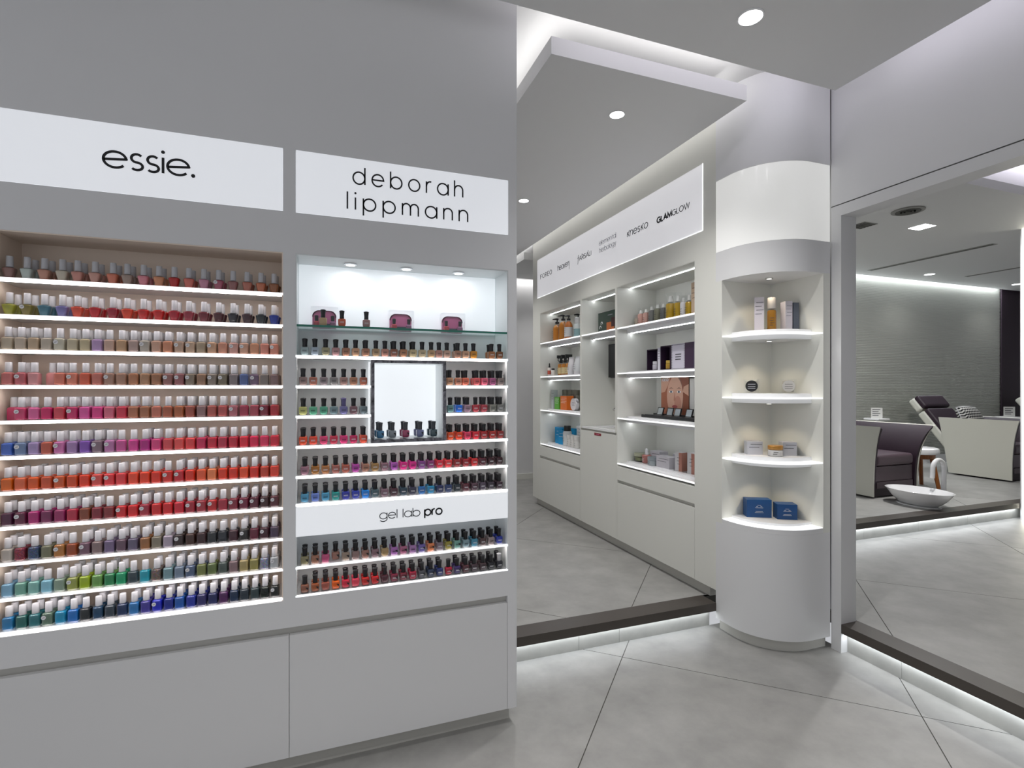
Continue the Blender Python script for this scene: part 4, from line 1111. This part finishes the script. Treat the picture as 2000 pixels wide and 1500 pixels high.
# far bay, second shelf
bottle('tiny dropper bottle with red label at the far end of second shelf', (2.345, 5.225, Z2), .022, .135, 'd8d2cc', 'dropper', caph=.36, label_hx='b8503c')
bottle('tiny white bottle with black cap beside the dropper bottle', (2.36, 5.165, Z2), .022, .075, 'd8d4cf', '17181a', caph=.22)
for i, (y, wd) in enumerate(((5.130, 'farthest'), (5.030, 'middle'), (4.930, 'nearest'))):
    bottle(f'amber spray bottle with black trigger, {wd} of the three', (2.44, y, Z2), .040, .215, 'b87c28', 'spray', liquid='b87420', caph=.38, label_hx='cdb98c')
squeeze_tube('large white tube on the far bay second shelf', (2.40, 4.800, Z2), .11, .180, 'd6d3d6', 'd0ced2')
squeeze_tube('white tube at the near end of the far bay second shelf', (2.40, 4.660, Z2), .11, .180, 'd2d4d6', 'd0ced2')
bottle('amber bottle standing behind the two white tubes', (2.50, 4.730, Z2), .036, .17, '9c5c28', '8c4a20', n=0)
# far bay, third shelf
carton('slim silver carton at the far end of the third shelf', (2.40, 5.215, Z3), .06, .05, .205, 'b4babb', n=3)
for y, wd in ((5.140, 'far'), (5.010, 'middle'), (4.900, 'near')):
    t = thing('tall_canister', f'tall dark metallic canister, {wd} one of three on third shelf', 'canister', (2.51, y, Z3), 0, 'dark canisters')
    MB().lathe([(.044, 0), (.046, .003), (.046, .150), (.040, .152)], 22).build('body', M('8c8a80', .3, .7), t, True)
    MB().lathe([(.047, .152), (.047, .205), (.043, .208)], 22).build('lid', M('6c6a5e', .3, .7), t, True)
carton('bright green carton in front of the dark canisters', (2.40, 5.080, Z3), .11, .07, .130, '5aa838', pm='white_print', n=4)
carton('bright orange carton beside the green carton', (2.40, 4.905, Z3), .15, .08, .145, 'd86a1c', pm='white_print', n=4)
t = thing('round_box', 'round white upright box beside the orange carton', 'box', (2.40, 4.725, Z3))
mb = MB().lathe([(.060, -.02), (.062, -.018), (.062, .018), (.060, .02)], 30)
mb.v = [(c, a, b + .0625) for a, b, c in mb.v]; mb.build('drum', M('d3d0d2', .35), t, True)
prints(t, -.0205, .04, .045, .085)
# far bay, lowest shelf
for i, (x, y, w, h, wd) in enumerate(((2.46, 5.205, .10, .165, 'farthest'), (2.42, 5.105, .10, .165, 'second'), (2.40, 5.000, .085, .145, 'front'))):
    carton(f'bright cyan blue carton, {wd} of the blue group on the lowest shelf', (x, y, Z4), w, .05, h, '1490c8', pm='white_print', n=2, rz=math.radians(20))
carton('cyan blue carton standing at the back behind blue group', (2.53, 4.990, Z4), .12, .05, .165, '1a98cc', pm='white_print', n=0)
bottle('white bottle with wide black cap beside the blue cartons', (2.40, 4.895, Z4), .046, .205, 'd0d2d2', '17181a', caph=.26, n=4)
carton('white carton at the back behind the small jars', (2.50, 4.760, Z4), .10, .07, .215, 'd2d4d4', n=3)
jar('first small white jar with black print on lowest shelf', (2.385, 4.795, Z4), .034, .120, 'd2d0cc', 'd8d6d2', pm='black_print')
jar('second small white jar with black print on lowest shelf', (2.385, 4.715, Z4), .034, .120, 'd2d0cc', 'd8d6d2', pm='black_print')
jar('third small white jar, nearest the bay edge', (2.385, 4.635, Z4), .034, .120, 'd2d0cc', 'd8d6d2', pm='black_print')

# corner display products
def cz(s_): return {1: 1.805, 2: 1.438, 3: 1.074, 4: .700}[s_]
def facing(x, y): return math.atan2(y, x)       # turn a -x face towards the room's entrance
A0 = math.radians(45)
carton('tall white carton left of the golden bottle on corner top shelf', (2.440, 2.405, cz(1)), .052, .045, .200, 'd6cfd4', A0, n=4)
bottle('golden oil bottle with white cap on the corner top shelf', (2.510, 2.380, cz(1)), .028, .200, 'b07c20', 'dcd6d0', liquid='a8741c', caph=.32, n=4, rz=A0)
carton('white carton with dark round mark on the corner top shelf', (2.575, 2.335, cz(1)), .040, .060, .172, 'd0cbd2', math.radians(70), pm='pale_print', n=4)
carton('dark slate carton behind the marked white one, corner top shelf', (2.618, 2.325, cz(1)), .034, .055, .165, '5c6370', math.radians(75), n=0)
def cube_jar(label, loc, disc):
    t = thing('cube_jar', label, 'jar', loc, math.radians(48))
    MB().box(-.038, .038, -.040, .040, 0, .082).build('acrylic_block', 'acrylic', t)
    MB().lathe([(.028, .006), (.031, .008), (.031, .052), (.029, .054)], 22).build('inner_jar', M('d8d4c8', .3), t, True)
    MB().lathe([(.031, .054), (.031, .074), (.028, .076)], 22).build('lid', M('cfc9bc', .3), t, True)
    mb = MB().lathe([(.033, 0), (.033, .0012)], 28); mb.v = [(-.0385 - c, a, b + .043) for a, b, c in mb.v]
    d = mb.build('round_label', M(disc, .4), t)
    for z in (.054, .041, .030): MB().box(-.0405, -.0398, -.020, .020, z - .001, z + .001).build('print_line', 'white_print' if disc == '1a1a1c' else 'grey_print', d)
cube_jar('clear cube jar with black round label on second corner shelf', (2.390, 2.415, cz(2)), '1a1a1c')
cube_jar('clear cube jar with pale round label on second corner shelf', (2.560, 2.310, cz(2)), 'c9c6c0')
carton('white square carton on the left of third corner shelf', (2.430, 2.440, cz(3)), .085, .07, .078, 'c9c9cf', math.radians(62), n=2)
jar('small jar with gold lid in the middle of third corner shelf', (2.480, 2.325, cz(3)), .040, .062, 'dcdad8', 'a8762c', A0, 'black_print')
carton('white square carton on the right of third corner shelf', (2.585, 2.335, cz(3)), .078, .07, .078, 'c9c9cf', math.radians(62), n=2)
def blue_box(label, loc, w, h, rz, lift):
    t = carton(label, loc, w, .075, h, '0d4a86', rz, n=0)
    for y, z, ww in ((0, .70, .010), (-.012, .62, .005), (.012, .62, .005), (0, .55, .022), (0, .34, .020), (0, .28, .024)):
        MB().box(-.0382, -.0375, y - ww, y + ww, h * z - .001, h * z + .001).build('print_line', 'white_print', t)
blue_box('larger deep blue carton on the left of lowest corner shelf', (2.460, 2.440, cz(4)), .140, .105, math.radians(62), 0)
blue_box('smaller deep blue carton on the right of lowest corner shelf', (2.575, 2.345, cz(4)), .110, .088, math.radians(62), 0)

# ------------------------------------------------------------------ pedicure room furniture
def pedicure_chair(label, cx, cy=3.87):
    t = thing('pedicure_chair', label, 'chair', (cx, cy, PF), 0, 'pedicure chairs')
    HW = .34
    def arm_pts(sg, off, n=12, k=10):
        rows = []
        for i in range(n + 1):
            u = i / n; z = .02 + .73 * u
            x = HW - off + (.15 if sg > 0 else .02) * u ** 3.6
            yf = -.02 - .08 * u ** 3.0 + (.006 if off > .0131 else 0); yb = .66 + .11 * u
            rows.append([(sg * x, yf + (yb - yf) * j / k, z - (off * u ** 6 * .6)) for j in range(k + 1)])
        return rows
    def between(A, B):
        n, k = len(A) - 1, len(A[0]) - 1; q = (n + 1) * (k + 1); w_ = k + 1
        f = [(i * w_ + j, i * w_ + j + 1, (i + 1) * w_ + j + 1, (i + 1) * w_ + j) for i in range(n) for j in range(k)]
        f += [tuple(q + e for e in reversed(t_)) for t_ in f]
        rim = [j for j in range(k)] + [i * w_ + k for i in range(n)] + [n * w_ + k - j for j in range(k)] + [(n - i) * w_ for i in range(n)]
        f += [(rim[e], rim[(e + 1) % len(rim)], q + rim[(e + 1) % len(rim)], q + rim[e]) for e in range(len(rim))]
        return MB().add([p for r in A for p in r] + [p for r in B for p in r], f)
    for sg in (-1, 1):
        a = between(arm_pts(sg, 0.0), arm_pts(sg, .013)).build('arm', 'cream_leather', t, True)
        between(arm_pts(sg, .0135), arm_pts(sg, .045)).build('arm_lining', 'plum_leather', a, True)
    MB().box(-.285, .285, .03, .62, .01, .17).build('base', 'plum_leather', t)
    MB().box(-.275, .275, -.01, .60, .10, .165).build('footrest', 'plum_seat', t)
    MB().box(-.280, .280, .00, .60, .172, .325).build('front_panel', 'plum_seat', t)
    st = MB().box(-.283, .283, -.02, .60, .33, .45).build('seat', 'plum_seat', t)
    bv = st.modifiers.new('soft', 'BEVEL'); bv.width = .035; bv.segments = 4
    # reclined back with headrest
    def leaned(name, m, x, y0, y1, z0, z1, bw):
        ob = MB().box(-x, x, y0, y1, z0, z1).build(name, m, t)
        ob.location = (0, .62, .40); ob.rotation_euler = (math.radians(-38), 0, 0)
        bb = ob.modifiers.new('soft', 'BEVEL'); bb.width = bw; bb.segments = 4
        return ob
    bk = leaned('backrest', 'plum_leather', .265, -.02, .06, .0, .58, .03)
    leaned('back_shell', 'cream_leather', .275, .04, .15, .0, .58, .03)
    leaned('headrest', 'plum_leather', .265, -.03, .06, .60, .80, .035)
    leaned('headrest_shell', 'cream_leather', .272, .04, .14, .60, .80, .03)
    return t
pedicure_chair('plum and cream pedicure chair nearest, partly behind the doorway jamb', 5.68, 3.79)
pedicure_chair('plum and cream pedicure chair with a patterned pillow on it', 8.18)
pedicure_chair('plum and cream pedicure chair beyond the vertical light strip', 10.68)
# pillow with zigzag bands
def zig_mat():
    m = bpy.data.materials.new('zigzag'); m.use_nodes = True
    nt = m.node_tree; b = nt.nodes['Principled BSDF']
    tc = nt.nodes.new('ShaderNodeTexCoord'); sp = nt.nodes.new('ShaderNodeSeparateXYZ')
    nt.links.new(tc.outputs['Object'], sp.inputs[0])
    def mt(op, a, b_=None):
        n = nt.nodes.new('ShaderNodeMath'); n.operation = op
        for i, q in enumerate((a, b_)):
            if q is None: continue
            if isinstance(q, (int, float)): n.inputs[i].default_value = q
            else: nt.links.new(q, n.inputs[i])
        return n.outputs[0]
    pp = mt('PINGPONG', mt('ADD', sp.outputs['X'], 5.0), .022)
    v = mt('ADD', mt('ADD', sp.outputs['Z'], 5.0), mt('MULTIPLY', pp, .7))
    k = mt('GREATER_THAN', mt('FRACT', mt('DIVIDE', v, .036)), .5)
    mx = nt.nodes.new('ShaderNodeMix'); mx.data_type = 'RGBA'
    mx.inputs[6].default_value = lin('#d9d7d2'); mx.inputs[7].default_value = lin('#1c1c1e')
    nt.links.new(k, mx.inputs[0]); nt.links.new(mx.outputs[2], b.inputs['Base Color']); b.inputs['Roughness'].default_value = .8
    MATS['zigzag'] = m
zig_mat()
t = thing('pillow', 'small pillow with black and white zigzag pattern on pedicure chair', 'pillow', (8.12, 4.40, 1.005), math.radians(8))
mb = MB()
n = 16
for sy in (-1, 1):
    vs = []
    for i in range(n + 1):
        for j in range(n + 1):
            u, v = -1 + 2 * i / n, -1 + 2 * j / n
            th_ = .075 * ((1 - u ** 4) * (1 - v ** 4)) ** .5
            vs.append((0.25 * u * (1 - .05 * v * v), sy * th_, .235 * v * (1 - .05 * u * u)))
    mb.add(vs, [(i * (n + 1) + j, (i + 1) * (n + 1) + j, (i + 1) * (n + 1) + j + 1, i * (n + 1) + j + 1) for i in range(n) for j in range(n)])
p_ = mb.build('cover', 'zigzag', t, True); p_.rotation_euler = (math.radians(-25), 0, 0)
pp_ = MB()
edge = [(.25 * a * (1 - .05 * b * b), 0, .235 * b * (1 - .05 * a * a)) for a, b in [(-1 + 2 * q / 10, -1) for q in range(10)] + [(1, -1 + 2 * q / 10) for q in range(10)] + [(1 - 2 * q / 10, 1) for q in range(10)] + [(-1, 1 - 2 * q / 10) for q in range(11)]]
pp_.tube(edge, .005, 6).build('piping', 'white_cap', p_, True)
# stool
t = thing('stool', 'round white padded stool with wooden legs between the two chairs', 'stool', (6.50, 4.08, PF))
MB().lathe([(.185, .385), (.205, .392), (.212, .42), (.205, .448), (.18, .458), (0.0, .462)], 14).build('seat', 'white_gloss', t, True)
MB().lathe([(.16, .335), (.17, .34), (.17, .385)], 20).build('apron', 'wood', t, True)
for a in (20, 110, 200, 290):
    c, s_ = math.cos(math.radians(a)), math.sin(math.radians(a))
    MB().tube([(.20 * c, .20 * s_, 0), (.135 * c, .135 * s_, .37)], [.020, .026], 8).build('leg', 'wood', t, True)
# foot basin and tap
t = thing('foot_basin', 'oval white foot basin on the edge of the platform', 'basin', (5.49, 3.43, PF))
def oval(rx, ry, z, dx=0): return [(rx * math.cos(2 * math.pi * i / 40), ry * math.sin(2 * math.pi * i / 40), z) for i in range(40)]
rings = [oval(.10, .16, .012), oval(.125, .19, .03), oval(.165, .245, .08), oval(.195, .285, .135), oval(.205, .298, .150),
         oval(.199, .290, .152), oval(.185, .272, .135), oval(.15, .225, .08), oval(.11, .165, .04), oval(.04, .06, .034)]
MB().loft(rings).build('bowl', 'porcelain', t, True)
MB().loft([oval(.125, .195, 0), oval(.125, .195, .010), oval(.10, .16, .012)]).build('foot', 'porcelain', t, True)
MB().lathe([(.02, .036), (.02, .038), (.012, .039)], 16).build('drain', 'chrome', t, True)
t = thing('gooseneck_tap', 'tall white gooseneck tap arching over the foot basin', 'tap', (5.85, 3.42, PF))
path = [(0, 0, 0), (0, 0, .20), (0, 0, .34)] + [(-.085 + .085 * math.cos(math.radians(a)), 0, .345 + .085 * math.sin(math.radians(a))) for a in range(0, 181, 15)] + [(-.172, 0, .30), (-.178, 0, .255)]
MB().tube(path, .021, 14).build('spout', 'porcelain', t, True)
MB().lathe([(.035, 0), (.035, .008), (.026, .012), (.026, .05)], 20).build('base_ring', 'porcelain', t, True)
MB().tube([(.02, 0, .045), (.055, 0, .065)], .008, 8).build('lever', 'porcelain', t, True)
# cards on the chair arms
def card(label, loc):
    t = thing('info_card', label, 'card', loc, math.radians(-35))
    MB().box(-.065, .065, 0, .003, 0, .135).build('sheet', M('d6d6d2', .5), t)
    for i, z in enumerate((.11, .085, .06, .035)): MB().box(-.05, .04 - .02 * (i % 2), -.0008, 0, z - .004, z + .004).build('print_line', 'grey_print', t)
    MB().box(-.065, .065, .003, .03, 0, .004).build('stand', 'acrylic', t)
t = thing('side_table', 'slim white side table between stool and ribbed wall', 'table', (6.80, 4.76, PF))
MB().box(-.10, .10, -.10, .10, .73, .75).build('top', 'white_gloss', t); MB().lathe([(.02, .01), (.02, .73)], 14).build('post', 'white_gloss', t, True); MB().lathe([(.12, 0), (.12, .008), (.02, .014)], 24).build('foot', 'white_gloss', t, True)
card('white printed card standing beside the nearest pedicure chair', (6.79, 4.75, PF + .75))
t = thing('side_table', 'slim white side table behind the pillowed pedicure chair', 'table', (8.88, 4.40, PF))
MB().box(-.10, .10, -.10, .10, .73, .75).build('top', 'white_gloss', t); MB().lathe([(.02, .01), (.02, .73)], 14).build('post', 'white_gloss', t, True); MB().lathe([(.12, 0), (.12, .008), (.02, .014)], 24).build('foot', 'white_gloss', t, True)
card('white printed card standing beside the pillowed pedicure chair', (8.86, 4.38, PF + .75))
